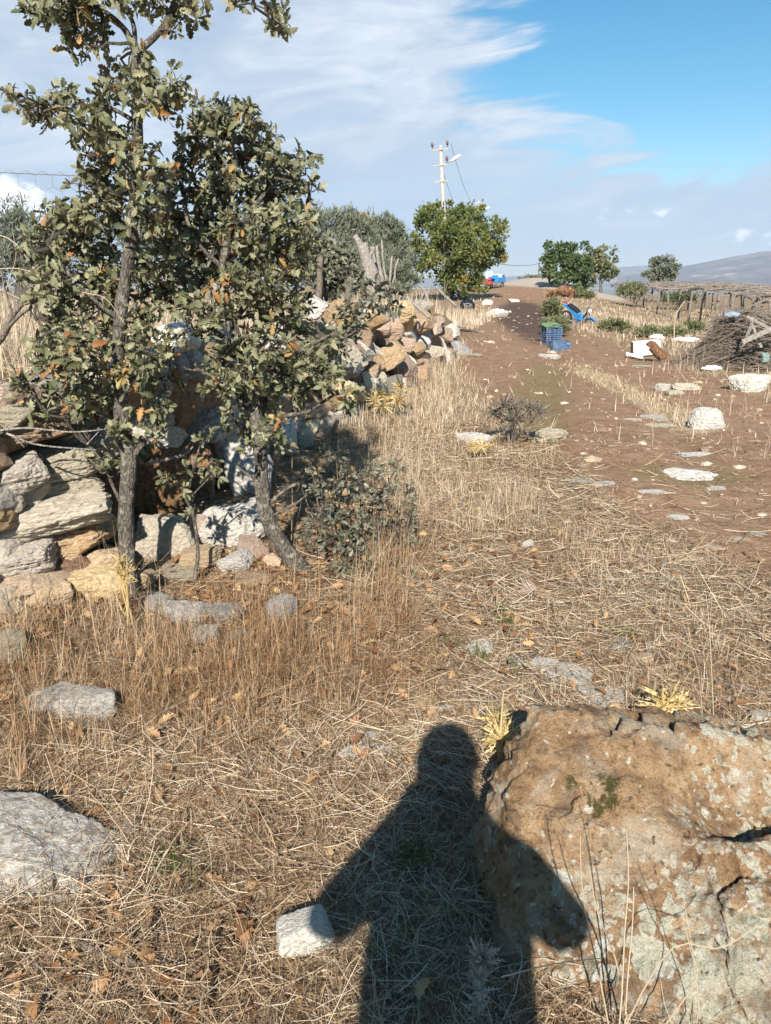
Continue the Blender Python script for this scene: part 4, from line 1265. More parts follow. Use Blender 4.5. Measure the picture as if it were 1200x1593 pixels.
blobsB = [
    (318, 168, 22), (330, 188, 26), (362, 178, 26), (382, 172, 20), (350, 205, 34), (390, 200, 30), (410, 222, 28), (310, 215, 30), (300, 248, 32), (340, 245, 40), (380, 250, 40), (420, 255, 30), (440, 262, 26), (462, 245, 18),
    (488, 246, 12), (476, 272, 16), (482, 300, 16), (455, 300, 28), (430, 300, 36), (395, 305, 42), (350, 300, 42), (310, 300, 40), (275, 290, 34), (260, 315, 30), (280, 345, 40), (325, 350, 42), (370, 355, 44), (415, 350, 42),
    (455, 345, 32), (480, 335, 20), (265, 385, 34), (300, 395, 40), (345, 400, 40), (390, 400, 44), (430, 392, 40), (462, 385, 30), (480, 372, 22), (275, 430, 34), (320, 440, 38), (365, 448, 34), (410, 440, 40), (450, 430, 36), (478, 420, 24),
    (290, 475, 30), (335, 490, 30), (400, 490, 36), (440, 480, 36), (470, 470, 26), (260, 470, 24), (300, 510, 24), (380, 530, 30), (420, 530, 34), (455, 520, 32), (350, 560, 34), (385, 580, 36), (425, 575, 36), (465, 560, 32),
    (500, 575, 26), (340, 600, 28), (375, 615, 30), (415, 620, 28), (455, 605, 28), (490, 600, 20), (520, 595, 22), (545, 612, 18), (535, 632, 12), (430, 650, 18), (392, 650, 18), (500, 545, 24), (525, 525, 18), (360, 640, 14), (440, 690, 8), (380, 665, 18), (410, 670, 20), (440, 665, 18), (350, 655, 14), (470, 640, 18), (425, 700, 12), (390, 700, 12),
]
nB = traced_tree(OB, YB, limbsB, blobsB, 23, .049, 34, OAK_T, 'oak_leaf', 280, .36, .05)

# sapling between the two
OS = empty('oak_sapling', foot(318, 955, 3.75), 'thin oak sapling with few leaves between the two oaks', 'sapling')
traced_tree(OS, 3.75, [([(335, 985), (316, 940), (304, 900), (308, 860), (302, 800), (296, 760), (306, 710), (318, 680)], .014, .004), ([(302, 800), (285, 770), (270, 740)], .006, .003),
                       ([(300, 770), (325, 745), (345, 735)], .005, .003)],
            [(318, 690, 20), (300, 735, 24), (330, 740, 16), (280, 760, 16), (310, 780, 18), (290, 800, 10), (335, 720, 12), (262, 742, 10)], 31, .045, 7, OAK_T, 'oak_leaf', 60, .12, .05, base_r=.006)

# shrubby young oak growing out of the wall farther on
YC = 7.2
OC = empty('oak_bush', foot(560, 560, YC), 'bushy young oak growing out of the wall before the dead stump', 'bush')
traced_tree(OC, YC, [([(470, 575), (500, 548), (530, 530), (555, 500), (570, 470)], .022, .008), ([(530, 530), (560, 510), (600, 480)], .010, .005), ([(555, 500), (545, 480), (540, 465)], .008, .004)],
            [(560, 455, 20), (585, 452, 20), (605, 462, 18), (545, 475, 24), (575, 478, 26), (600, 485, 18), (530, 495, 20), (560, 500, 22), (520, 515, 20), (545, 520, 18), (505, 535, 20), (530, 540, 16), (490, 555, 18), (585, 440, 12),
             (612, 475, 12), (470, 545, 18), (480, 520, 14)], 37, .070, 9, SCRUB_T, 'scrub_leaf', 60, .25, .03)

# low scrub right of the leaning oak
YD = 4.15
OD = empty('oak_scrub', foot(530, 930, YD), 'low grey leaved oak scrub with bare twigs, right of the leaning trunk', 'bush')
limbsD = [([(520, 960), (515, 910), (508, 860), (500, 810), (492, 770)], .012, .003)]
for k, (bx, ex, ey) in enumerate([(530, 525, 760), (545, 560, 740), (555, 600, 760), (560, 622, 800), (550, 590, 850), (535, 480, 720), (520, 470, 760), (500, 470, 860), (560, 640, 840), (540, 545, 790), (515, 450, 1000), (530, 560, 920)]):
    limbsD.append(([(bx - 10, 950), ((bx + ex) / 2 + 8, (950 + ey) / 2), (ex, ey)], .009, .0025))
for k in range(16):
    bx, ex, ey = 440 + k * 12, 440 + k * 13 + (k * 37) % 40 - 20, 720 + (k * 53) % 190
    limbsD.append(([(bx, 965), ((bx + ex) / 2 + (k * 29) % 24 - 12, (965 + ey) / 2), (ex, ey)], .006, .0018))
blobsD = [(492, 735, 16), (480, 760, 18), (530, 742, 14), (520, 770, 22), (560, 755, 22), (585, 770, 22), (606, 765, 18), (540, 800, 28), (575, 805, 28), (610, 800, 20), (500, 810, 22), (520, 840, 28), (560, 845, 30), (600, 845, 24),
          (490, 880, 22), (530, 885, 30), (570, 885, 28), (610, 880, 18), (500, 925, 26), (540, 925, 26), (470, 950, 20), (500, 965, 22), (455, 985, 18), (440, 1010, 16), (480, 1000, 16), (530, 960, 20), (435, 1000, 12), (495, 1010, 12), (625, 830, 20), (615, 870, 18), (590, 735, 16), (560, 920, 22), (595, 900, 18), (470, 900, 16), (520, 800, 20), (500, 770, 22), (545, 730, 18), (640, 790, 18), (632, 850, 18), (480, 830, 20), (450, 960, 20), (580, 940, 22), (470, 1000, 20), (520, 990, 18), (455, 930, 22), (440, 970, 20), (470, 870, 22), (560, 980, 22), (600, 950, 20), (635, 900, 18), (645, 760, 16), (615, 730, 16), (575, 725, 18), (505, 705, 16), (470, 735, 14), (550, 850, 26), (520, 900, 26)]
traced_tree(OD, YD, limbsD, blobsD, 43, .036, 32, SCRUB_T, 'scrub_leaf', 140, .40, .07, .002, .006)

# dead leaves on the ground under the oaks
lb = MB()
rs = np.random.default_rng(3)
n = 1500
px = rs.normal(0, .9, n) - .75; py = rs.normal(0, .8, n) + 3.6
m_ = (wall_d(px, py) > .05) & (py > 1.2)
px, py = px[m_], py[m_]
P = np.stack([px, py, H(px, py) + rs.uniform(.01, .05, len(px))], 1)
add_leaves(lb, OAK_T, P, unit(rs.normal(size=P.shape) * np.array([1, 1, .25])), unit(rs.normal(size=P.shape) * .5 + np.array([0, 0, 1])), rs.uniform(.035, .065, len(P)), rs.random(len(P)))
n = 350
px = rs.uniform(-1.3, 2.2, n); py = rs.uniform(1.0, 4.5, n)
P = np.stack([px, py, H(px, py) + rs.uniform(.01, .03, n)], 1)
add_leaves(lb, OAK_T, P, unit(rs.normal(size=P.shape) * np.array([1, 1, .2])), unit(rs.normal(size=P.shape) * .4 + np.array([0, 0, 1])), rs.uniform(.02, .05, n), rs.random(n))
n = 90
px = rs.uniform(-1.0, -.25, n); py = rs.uniform(.95, 1.7, n)
P = np.stack([px, py, H(px, py) + rs.uniform(.015, .04, n)], 1)
add_leaves(lb, OAK_T, P, unit(rs.normal(size=P.shape) * np.array([1, 1, .2])), unit(rs.normal(size=P.shape) * .4 + np.array([0, 0, 1])), rs.uniform(.03, .07, n), rs.random(n) * .8)
tag(lb.build('leaf_litter', M['dead_leaf'], smooth=True), 'curled brown oak leaves strewn on the ground under the oaks', 'leaf litter', None, 'stuff')

# ------------------------------------------------------------ dry grass and straw
def blades(mb, root, L, theta, bend, az, width, tint, segs=3, roll=None, taper=0.85, curl=None):
    """ribbons: root (n,3), length, angle from vertical, extra bend per segment, heading"""
    n = len(root)
    P = [root]
    for k in range(segs):
        th = theta + bend * (k + .5)
        a_ = az if curl is None else az + curl * (k - (segs - 1) / 2)
        dirn = np.stack([np.sin(th) * np.sin(a_), np.sin(th) * np.cos(a_), np.cos(th)], 1)
        P.append(P[-1] + dirn * (L / segs)[:, None])
    side0 = np.stack([np.cos(az), -np.sin(az), np.zeros(n)], 1)
    if roll is not None:
        up = np.stack([-np.cos(theta) * np.sin(az), -np.cos(theta) * np.cos(az), np.sin(theta)], 1)
        side0 = side0 * np.cos(roll)[:, None] + up * np.sin(roll)[:, None]
    V = []
    for k, p in enumerate(P):
        w = width * (1 - taper * k / segs) / 2
        V += [p - side0 * w[:, None], p + side0 * w[:, None]]
    V = np.stack(V, 1)                                   # n, 2*(segs+1), 3
    m = 2 * (segs + 1)
    q = np.concatenate([[[2 * k, 2 * k + 1, 2 * k + 3, 2 * k + 2]] for k in range(segs)])
    Fq = (q[None] + (np.arange(n) * m)[:, None, None]).reshape(-1, 4)
    mb.add(V.reshape(-1, 3), Fq, np.repeat(tint, m))


def polar(n, r0, r1, pw, rs, half=40):
    """points over the ground ahead, thinning with distance"""
    t = rs.random(n)
    r = (r0 ** pw + t * (r1 ** pw - r0 ** pw)) ** (1 / pw)
    a = np.radians(rs.uniform(-half, half, n))
    return np.sin(a) * r, np.cos(a) * r


def keep_mask(x, y, rs, through=0.04, wall=True):
    d, mid, gr, dk, gv = masks(x, y)
    p = (1 - np.clip(d * 1.15, 0, 1)) + through
    p = p * (1 - np.clip(dk, 0, 1)) * (1 - np.clip(gv * 1.2, 0, 1))
    k = rs.random(len(x)) < p
    if wall:
        wd = wall_d(x, y)
        k &= ~((wd < .06) & (wd > -.5) & (y < 19))
    bx = ((x - BC[0]) / .68) ** 2 + ((y - BC[1]) / .36) ** 2
    k &= bx > 1
    return k


def build_litter():
    rs = np.random.default_rng(51)
    mb = MB()
    # lying straw, near
    x, y = polar(150000, 0.75, 8.5, 0.72, rs)
    k = keep_mask(x, y, rs, .13)
    x, y = x[k], y[k]
    n = len(x)
    r = np.hypot(x, y)
    clump = fbm(xy0(x * 2.2, y * 2.2), 3, 61)
    tint = np.clip(rs.normal(.50, .24, n) + .25 * clump, 0, 1)
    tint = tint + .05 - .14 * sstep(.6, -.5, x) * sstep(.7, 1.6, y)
    tint = np.where(rs.random(n) < .22, rs.uniform(0, .25, n), np.clip(tint, 0, 1))
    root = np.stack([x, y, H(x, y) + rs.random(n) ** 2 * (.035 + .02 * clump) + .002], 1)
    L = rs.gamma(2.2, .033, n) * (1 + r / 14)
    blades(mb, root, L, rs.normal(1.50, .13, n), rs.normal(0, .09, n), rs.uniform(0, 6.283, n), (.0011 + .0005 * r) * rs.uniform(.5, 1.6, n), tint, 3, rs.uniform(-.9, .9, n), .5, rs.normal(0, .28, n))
    # farther turf
    x, y = polar(42000, 7.5, 34, 0.6, rs, 36)
    k = keep_mask(x, y, rs, .12)
    x, y = x[k], y[k]; n = len(x)
    tint = np.clip(rs.normal(.60, .2, n) + .25 * fbm(xy0(x * .9, y * .9), 3, 63), 0, 1)
    root = np.stack([x, y, H(x, y)], 1)
    r = np.hypot(x, y)
    blades(mb, root, rs.uniform(.05, .16, n) * (1 + r / 40), rs.normal(1.0, .4, n), rs.normal(.1, .15, n), rs.uniform(0, 6.283, n), .0011 * r * rs.uniform(.6, 1.3, n), tint, 2)
    # tough crooked stalks among the straw
    o = mb.build('straw', M['straw'])
    tag(o, 'matted straw and dead stalks lying over the ground beside the lane', 'straw', None, 'stuff')


# tufts of standing dry grass: photo pixel, spread in photo pixels, count, height, tone, wispiness
TUFTS = [
    (760, 800, 62, 26, 1404, 0.245, 0.74), (800, 770, 40, 20, 468, 0.201, 0.74), (735, 760, 34, 20, 468, 0.27, 0.68), (690, 720, 50, 30, 585, 0.216, 0.68), (830, 720, 30, 20, 351, 0.198, 0.68), (560, 690, 60, 40, 1053, 0.306, 0.8),
    (610, 650, 60, 45, 1872, 0.324, 0.86), (640, 600, 45, 40, 1755, 0.343, 0.88), (680, 570, 28, 40, 1053, 0.343, 0.88), (690, 620, 40, 40, 1053, 0.253, 0.83), (600, 740, 60, 40, 936, 0.27, 0.7), (640, 545, 30, 20, 819, 0.45, 0.53),
    (655, 590, 16, 18, 468, 0.495, 0.38), (690, 530, 18, 30, 702, 0.405, 0.88), (700, 500, 14, 20, 400, 0.5, 0.86), (640, 800, 40, 50, 655, 0.201, 0.67), (600, 880, 40, 40, 600, 0.383, 0.45), (560, 985, 62, 48, 810, 0.256, 0.3),
    (600, 960, 50, 48, 630, 0.256, 0.32), (520, 1040, 75, 48, 810, 0.217, 0.27), (440, 1060, 88, 48, 900, 0.217, 0.3), (330, 1060, 88, 48, 990, 0.256, 0.32), (230, 1060, 75, 48, 810, 0.277, 0.37), (130, 1010, 75, 48, 720, 0.297, 0.44),
    (60, 1050, 62, 48, 540, 0.297, 0.47), (110, 1130, 75, 48, 630, 0.217, 0.42), (300, 1130, 100, 48, 810, 0.198, 0.34), (420, 1130, 100, 48, 720, 0.158, 0.42), (200, 1190, 88, 36, 360, 0.099, 0.54), (40, 1130, 50, 48, 450, 0.256, 0.37),
    (20, 1000, 38, 48, 360, 0.337, 0.52), (190, 990, 38, 36, 360, 0.337, 0.67), (350, 930, 50, 36, 360, 0.217, 0.32), (410, 920, 50, 36, 360, 0.198, 0.27), (390, 990, 50, 36, 450, 0.238, 0.32), (950, 870, 60, 26, 560, 0.16, 0.55),
    (900, 850, 50, 26, 400, 0.16, 0.6), (1020, 900, 60, 30, 480, 0.16, 0.6), (1100, 980, 88, 36, 360, 0.136, 0.67), (1040, 1060, 75, 36, 300, 0.136, 0.62), (1110, 1080, 62, 36, 240, 0.149, 0.47), (1160, 1000, 50, 48, 240, 0.136, 0.67),
    (980, 960, 100, 36, 240, 0.099, 0.67), (860, 950, 100, 36, 240, 0.074, 0.62), (760, 920, 75, 48, 240, 0.087, 0.67), (870, 1085, 50, 17, 156, 0.087, 0.72), (700, 1000, 75, 48, 210, 0.074, 0.62), (1120, 650, 50, 30, 900, 0.3, 0.81),
    (1170, 640, 40, 30, 700, 0.32, 0.81), (1060, 625, 40, 20, 500, 0.26, 0.81), (1080, 575, 34, 16, 900, 0.42, 0.78), (1050, 570, 24, 14, 500, 0.4, 0.78), (1190, 700, 30, 30, 400, 0.26, 0.76), (960, 500, 60, 10, 800, 0.225, 0.85),
    (1020, 505, 60, 8, 800, 0.2, 0.85), (920, 512, 40, 8, 500, 0.2, 0.8), (1090, 500, 50, 8, 600, 0.2, 0.8), (900, 480, 40, 6, 500, 0.225, 0.85), (870, 470, 26, 6, 400, 0.225, 0.85), (660, 470, 22, 10, 700, 0.9, 0.51),
    (640, 450, 16, 8, 500, 0.9, 0.66), (760, 1560, 75, 36, 300, 0.099, 0.32), (700, 1500, 50, 72, 240, 0.062, 0.27), (650, 1400, 75, 72, 180, 0.05, 0.32), (240, 1350, 75, 36, 180, 0.062, 0.62), (330, 1250, 100, 48, 300, 0.087, 0.62),
    (250, 1450, 150, 60, 300, 0.056, 0.57), (80, 1500, 100, 60, 240, 0.062, 0.57), (420, 1350, 112, 72, 240, 0.056, 0.57), (560, 1100, 75, 48, 360, 0.118, 0.47), (480, 1250, 100, 60, 240, 0.062, 0.57), (672, 560, 14, 30, 910, 0.525, 0.83),
    (690, 520, 14, 24, 700, 0.45, 0.8), (705, 505, 12, 14, 500, 0.4, 0.8), (640, 575, 30, 14, 780, 0.5, 0.78), (655, 560, 14, 14, 650, 0.688, 0.28), (270, 1000, 40, 24, 500, 0.264, 0.29), (380, 1010, 40, 24, 500, 0.264, 0.29),
    (450, 1010, 36, 24, 500, 0.286, 0.29), (600, 900, 30, 50, 500, 0.308, 0.29),
]


def build_grass():
    rs = np.random.default_rng(77)
    mb = MB()
    for (u, v, su, sv, n, hgt, tone) in TUFTS:
        uu = np.clip(u + rs.normal(0, su * .75, n), -300, 1500); vv = np.clip(v + rs.normal(0, sv * .75, n), 440, 2100)
        a = (uu - 600) / F; b = (796.5 - vv) / F
        dy, dz = CP + b * SP, b * CP - SP
        g0 = ground_at(u, v)
        k = (float(g0.z) - CAMZ) / dz
        x, y = a * k, dy * k
        q = keep_mask(x, y, rs, .12, False) & (wall_d(x, y) > .06)
        # stems stand in small bunches
        nb = max(4, n // 26)
        cx, cy = x[:nb], y[:nb]
        pick = rs.integers(0, nb, n)
        loose = rs.random(n) < .35
        r = np.hypot(x, y)
        x = np.where(loose, x, cx[pick] + rs.normal(0, .018 + .003 * r, n)); y = np.where(loose, y, cy[pick] + rs.normal(0, .018 + .003 * r, n))
        hf = np.where(loose, rs.uniform(.3, .9, n), rs.uniform(.35, 1.3, nb)[pick]); tf = rs.normal(0, .13, nb)[pick]
        q = keep_mask(x, y, rs, .12, False) & (wall_d(x, y) > .06) & (np.hypot(x, y) > .9)
        x, y, hf, tf = x[q], y[q], hf[q], tf[q]; m = len(x)
        if not m:
            continue
        r = np.hypot(x, y)
        root = np.stack([x, y, H(x, y) - .01], 1)
        L = hgt * hf * rs.uniform(.45, 1.1, m)
        tint = np.clip(rs.normal(tone, .13, m) + tf, 0, 1)
        blades(mb, root, L, np.abs(rs.normal(.5, .5, m)), rs.normal(.22, .35, m), rs.uniform(0, 6.283, m), (.0014 + .00042 * r) * rs.uniform(.6, 1.4, m), tint, 3)
    # the pale strip of grass between the wheel ruts
    y = rs.uniform(8.2, 14.5, 2600); x = np.interp(y, MID[:, 1], MID[:, 0]) + rs.normal(0, .2, 2600) + .25 * fbm(xy0(y * 1.5, y * 0), 2, 5); r = np.hypot(x, y)
    blades(mb, np.stack([x, y, H(x, y)], 1), rs.uniform(.03, .09, 2600), np.abs(rs.normal(1.1, .4, 2600)), rs.normal(.12, .2, 2600), rs.uniform(0, 6.283, 2600), .0009 * r * rs.uniform(.6, 1.3, 2600), np.clip(rs.normal(.6, .2, 2600), 0, 1), 2)
    # thin standing stems everywhere off the lane
    x, y = polar(15000, 1.0, 22, 0.55, rs)
    k = keep_mask(x, y, rs, .02)
    x, y = x[k], y[k]; n = len(x); r = np.hypot(x, y)
    c = fbm(xy0(x * 1.1, y * 1.1), 3, 71)
    kk = rs.random(n) < np.clip(.45 + c, 0.1, 1)
    x, y, r, c = x[kk], y[kk], r[kk], c[kk]; n = len(x)
    root = np.stack([x, y, H(x, y) - .01], 1)
    blades(mb, root, rs.uniform(.05, .17, n) * (1 + .4 * c), np.abs(rs.normal(.5, .4, n)), rs.normal(.12, .2, n), rs.uniform(0, 6.283, n), (.0012 + .00045 * r) * rs.uniform(.6, 1.3, n), np.clip(rs.normal(.5, .22, n), 0, 1), 3)
    # the pale grass of the raised field behind the wall
    y = rs.uniform(4.0, 32, 16000) ; x = wall_x(y) - rs.uniform(.35, 9, 16000) * (.3 + y / 20)
    r = np.hypot(x, y); n = len(x)
    root = np.stack([x, y, H(x, y) - .01], 1)
    blades(mb, root, rs.uniform(.2, .55, n), np.abs(rs.normal(.25, .25, n)), rs.normal(.12, .18, n), rs.uniform(0, 6.283, n), .00075 * r * rs.uniform(.7, 1.4, n) + .001, np.clip(rs.normal(.8, .14, n), 0, 1), 2)
    # and of the plot at the right, under the trellis and round the scrap
    x = rs.uniform(4, 34, 15000); y = rs.uniform(13, 48, 15000)
    k = keep_mask(x, y, rs, .0, False) & (x < y * .62)
    x, y = x[k], y[k]; n = len(x); r = np.hypot(x, y)
    root = np.stack([x, y, H(x, y) - .01], 1)
    blades(mb, root, rs.uniform(.06, .2, n), np.abs(rs.normal(.5, .35, n)), rs.normal(.12, .18, n), rs.uniform(0, 6.283, n), .0009 * r * rs.uniform(.7, 1.3, n), np.clip(rs.normal(.72, .18, n), 0, 1), 2)
    tag(mb.build('dry_grass', M['dry_grass']), 'standing dry yellow and rusty grass along the wall and lane', 'grass', None, 'stuff')
    # a few fresh green sprigs
    mb = MB()
    for (u, v, n) in [(780, 955, 50), (790, 972, 50), (700, 1000, 40), (745, 1022, 60), (815, 1045, 40), (970, 992, 60), (265, 1340, 60), (295, 1365, 50), (240, 1345, 30), (640, 1345, 90), (650, 1330, 60), (600, 1480, 30), (860, 690, 30), (910, 792, 30)]:
        g = ground_at(u, v)
        x = g.x + rs.normal(0, .03, n); y = g.y + rs.normal(0, .03, n)
        root = np.stack([x, y, H(x, y)], 1)
        blades(mb, root, rs.uniform(.03, .08, n), np.abs(rs.normal(.4, .3, n)), rs.normal(.15, .2, n), rs.uniform(0, 6.283, n), np.full(n, .004), rs.random(n), 3)
    tag(mb.build('green_sprigs', M['green_grass']), 'small fresh green sprigs in the dead straw', 'grass', None, 'stuff')


build_litter()
build_grass()


def build_pebbles():
    rs = np.random.default_rng(91)
    mb = MB()
    d, f = ico(1)
    x, y = polar(2200, 2.4, 34, .5, rs, 32)
    dm, mid, gr, dk, gv = masks(x, y)
    k = rs.random(len(x)) < np.clip(dm + .05, 0, 1)
    x, y, dk = x[k], y[k], dk[k]
    # the stony edge of the dark soil and the litter of stones under the big tree
    g = flat_at(770, 492)
    x = np.concatenate([x, g.x + rs.normal(0, 1.2, 120), rs.normal(8.0, 1.3, 120)]); y = np.concatenate([y, g.y + rs.normal(0, 4.5, 120), rs.uniform(26, 52, 120)])
    s = rs.gamma(1.6, .009, len(x)) * (1 + y / 40)
    z = H(x, y)
    for i in range(len(x)):
        v = d * (1 + rs.uniform(-.25, .25, (len(d), 1))) * np.array([s[i] * rs.uniform(.7, 1.5), s[i], s[i] * rs.uniform(.4, .7)])
        mb.add(v + np.array([x[i], y[i], z[i]]), f, rs.random())
    m, g, out = new_mat('pebble')
    a = g.n('ShaderNodeAttribute', {'attribute_name': 'tint'}).outputs['Fac']
    c = g.ramp(a, [(0, (.20, .13, .085)), (.4, (.34, .25, .17)), (.8, (.42, .33, .235)), (1, (.56, .50, .42))])
    p = g.n('ShaderNodeBsdfPrincipled', None, Base_Color=c, Roughness=.95)
    g.t.links.new(p.outputs[0], out.inputs[0])
    tag(mb.build('pebbles', m), 'small stones and clods scattered over the bare earth of the lane', 'pebbles', None, 'stuff')


build_pebbles()

SPIKE_T = leaf_template([0, .14, .2, .30, .36, .50, .56, .72, .78, 1.0], [.02, .10, .02, .09, .02, .075, .018, .05, .012, 0.0], .6, -.2)

# ------------------------------------------------------------ thistles and dry weeds
def thistle(u, v, label, mat, n, L, seed, stem=None, heads=3, name='dry_thistle', squash=.8, hgt=.12):
    g = ground_at(u, v)
    root = empty(name, g, label, 'thistle')
    rs = np.random.default_rng(seed)
    o = np.array(g)
    sm = MB()
    hd = []
    for k in range(heads):
        top = o + np.array([rs.normal(0, L * .6), rs.normal(0, L * .5), hgt * rs.uniform(.5, 1.1)])
        sm.tube([o + rs.normal(0, .008, 3) * np.array([1, 1, 0]), (o + top) / 2 + rs.normal(0, .008, 3), top], [.004, .0035, .003], 5, rs.random())
        hd.append(top)
    if stem:
        sm.tube([o, o + np.array([stem[0] * .4, 0, stem[1] * .5]), o + np.array([stem[0], 0, stem[1]])], [.005, .004, .0015], 5, .7)
    sm.build('stem', M[mat], root)
    for h in hd:
        mb = MB()
        k = n // heads
        d = rand_dir(k, rs); d[:, 2] = d[:, 2] * squash + .15
        base = h + d * .006
        add_leaves(mb, SPIKE_T, base, d, unit(rand_dir(k, rs) + np.array([0, 0, .4])), L * rs.uniform(.55, 1.15, k), rs.random(k))
        mb.build('rosette', M[mat], root)
    return root


thistle(776, 1180, 'pale yellow dried thistle at the left upper edge of the lichen boulder', 'thistle_pale', 260, .075, 1, (.005, .26), 6, hgt=.12)
thistle(1018, 1130, 'pale yellow dried thistle standing behind the lichen boulder', 'thistle_pale', 110, .10, 2, (.03, .10), 3, hgt=.10)
thistle(795, 692, 'dark dead thistle bush at the grassy edge of the lane', 'thistle_dark', 300, .17, 3, None, 9, name='dead_thistle', hgt=.36)
thistle(745, 716, 'straw yellow withered thistle just below the dark thistle', 'thistle_pale', 80, .10, 6, None, 3, hgt=.14)
thistle(608, 655, 'yellow clump of withered thistle in tall grass by the wall', 'thistle_pale', 200, .16, 8, None, 6, hgt=.35)
thistle(202, 975, 'pale withered weed wrapped round the straight oak\'s foot', 'thistle_pale', 150, .055, 9, (.02, .34), 8, name='dry_weed', hgt=.30)


def tall_thistle():
    g = flat_at(742, 1600)
    g = Vector((g.x, g.y, hz(g.x, g.y)))
    root = empty('spiny_thistle', g, 'grey spiny thistle with whorled leaves, rising in the shadow before the boulder', 'thistle')
    rs = np.random.default_rng(4)
    o = np.array(g)
    path = [o, o + np.array([.004, .0, .06]), o + np.array([.0, .01, .12]), o + np.array([.006, .012, .172])]
    MB().tube(path, [.0045, .004, .004, .003], 6, .6).build('stem', M['thistle_grey'], root)
    for z in (.025, .06, .095, .13):
        k = 6
        a = rs.uniform(0, 6.28) + np.arange(k) * 6.283 / k
        d = np.stack([np.cos(a), np.sin(a), rs.uniform(.1, .5, k)], 1)
        mb = MB()
        add_leaves(mb, SPINE_T, np.tile(o + np.array([.002, .004, z]), (k, 1)), d, np.tile([0, 0, 1.0], (k, 1)) - d * .2, .042 * rs.uniform(.8, 1.2, k), rs.uniform(.4, 1, k))
        mb.build('leaf_whorl', M['thistle_grey'], root)
    k = 44
    d = rand_dir(k, rs); d[:, 2] = np.abs(d[:, 2]) * .7
    mb = MB()
    add_leaves(mb, SPINE_T, np.tile(np.array(path[-1]), (k, 1)) + d * .006, d, rand_dir(k, rs), .046 * rs.uniform(.6, 1.1, k), rs.uniform(.2, 1, k))
    mb.build('flower_head', M['thistle_grey'], root)


tall_thistle()


def dry_weed(u, v, label, stems, seed, mat='dry_grass', tone=.75):
    """thin dead stems; each stem traced as photo pixels at its distance"""
    g = ground_at(u, v)
    root = empty('dry_weed', g, label, 'weed')
    rs = random.Random(seed)
    for st in stems:
        Y = st[0]
        P = [at(p[0], p[1], Y + (p[2] if len(p) > 2 else 0)) for p in st[1]]
        S = spline(P, 12)
        r = st[2] if len(st) > 2 else .0022
        MB().tube(S, np.linspace(r, r * .5, len(S)), 5, tone + rs.uniform(-.15, .15)).build('stem', M[mat], root)


dry_weed(955, 1570, 'thin pale dead stems standing against the front of the lichen boulder', [
    (1.22, [(955, 1640), (935, 1530), (915, 1440), (905, 1370), (903, 1300)]), (1.22, [(960, 1640), (968, 1540), (972, 1450), (978, 1370), (975, 1290)]), (1.22, [(970, 1640), (976, 1530), (984, 1440), (986, 1380)]),
    (1.24, [(985, 1640), (960, 1500), (930, 1420), (918, 1350)]), (1.20, [(950, 1640), (1040, 1480), (1120, 1475), (1180, 1440)], .0016), (1.2, [(1000, 1640), (1080, 1530), (1075, 1480), (1060, 1420)], .0016),
    (1.24, [(990, 1640), (1080, 1600), (1080, 1500), (1062, 1390)], .0016), (1.2, [(780, 1520), (860, 1500), (940, 1490)], .0016)], 1)
dry_weed(1102, 1120, 'tall single straw stem standing right of the pale thistle', [(2.15, [(1112, 1150), (1108, 1060), (1104, 980), (1098, 920)], .0018), (2.2, [(1095, 1130), (1085, 1040), (1060, 960)], .0012)], 2)
dry_weed(455, 880, 'tall brown dead stalks beside the leaning oak\'s trunk', [(4.3, [(425, 880), (428, 800), (430, 720), (436, 660)], .004), (4.3, [(453, 860), (455, 780), (455, 710), (462, 690)], .003), (4.35, [(540, 860), (528, 780), (524, 720)], .003)], 3, 'dry_grass', .35)
dry_weed(1049, 520, 'tall bent dead stalk before the trellis', [(15.2, [(1048, 560), (1050, 500), (1056, 482), (1066, 468)], .015)], 4)
dry_weed(60, 470, 'arching dry straw stalks over the wall at the left', [
    (4.1, [(-30, 360), (20, 375), (60, 430), (90, 480)], .003), (4.2, [(-20, 420), (30, 418), (70, 435), (110, 470)], .003), (4.0, [(-30, 470), (20, 440), (70, 400), (50, 380)], .002), (4.1, [(0, 520), (10, 450), (25, 400), (20, 360)], .002),
    (4.1, [(30, 560), (60, 500), (80, 450), (100, 430)], .002), (4.1, [(-20, 440), (40, 470), (90, 500), (140, 540)], .002), (4.0, [(10, 580), (40, 520), (50, 470), (45, 430)], .002), (3.3, [(130, 455), (165, 465), (195, 505)], .0018)], 5, 'dry_grass', .8)


# ------------------------------------------------------------ sticks and dead branches
def dead_branch(label, mat, limbs, name='dead_branch', cat='branch', group=None):
    """limbs: (photo pixel path with distances, r0, r1); the first is the main stem"""
    P0 = at(*limbs[0][0][0])
    root = empty(name, P0, label, cat, group)
    for k, (pts, r0, r1) in enumerate(limbs):
        S = spline([at(*p) for p in pts], max(8, 4 * len(pts)))
        MB().tube(S, np.linspace(r0, r1, len(S)) * (1 + .12 * fbm(S * 12, 2, k)), 8).build('stem' if k == 0 else 'side_branch', M[mat], root, smooth=True)
    return root


def lying(u, v, lift=.015):
    g = ground_at(u, v)
    return (u, v, g.y)


def ground_stick(label, pts, r0, r1, mat='black_twig', lift=.012):
    P = [ground_at(u, v) + Vector((0, 0, lift)) for u, v in pts]
    root = empty('stick', P[0], label, 'stick')
    S = spline(P, 4 * len(P))
    MB().tube(S, np.linspace(r0, r1, len(S)) * (1 + .15 * fbm(S * 25, 2, 3)), 7).build('stem', M[mat], root, smooth=True)


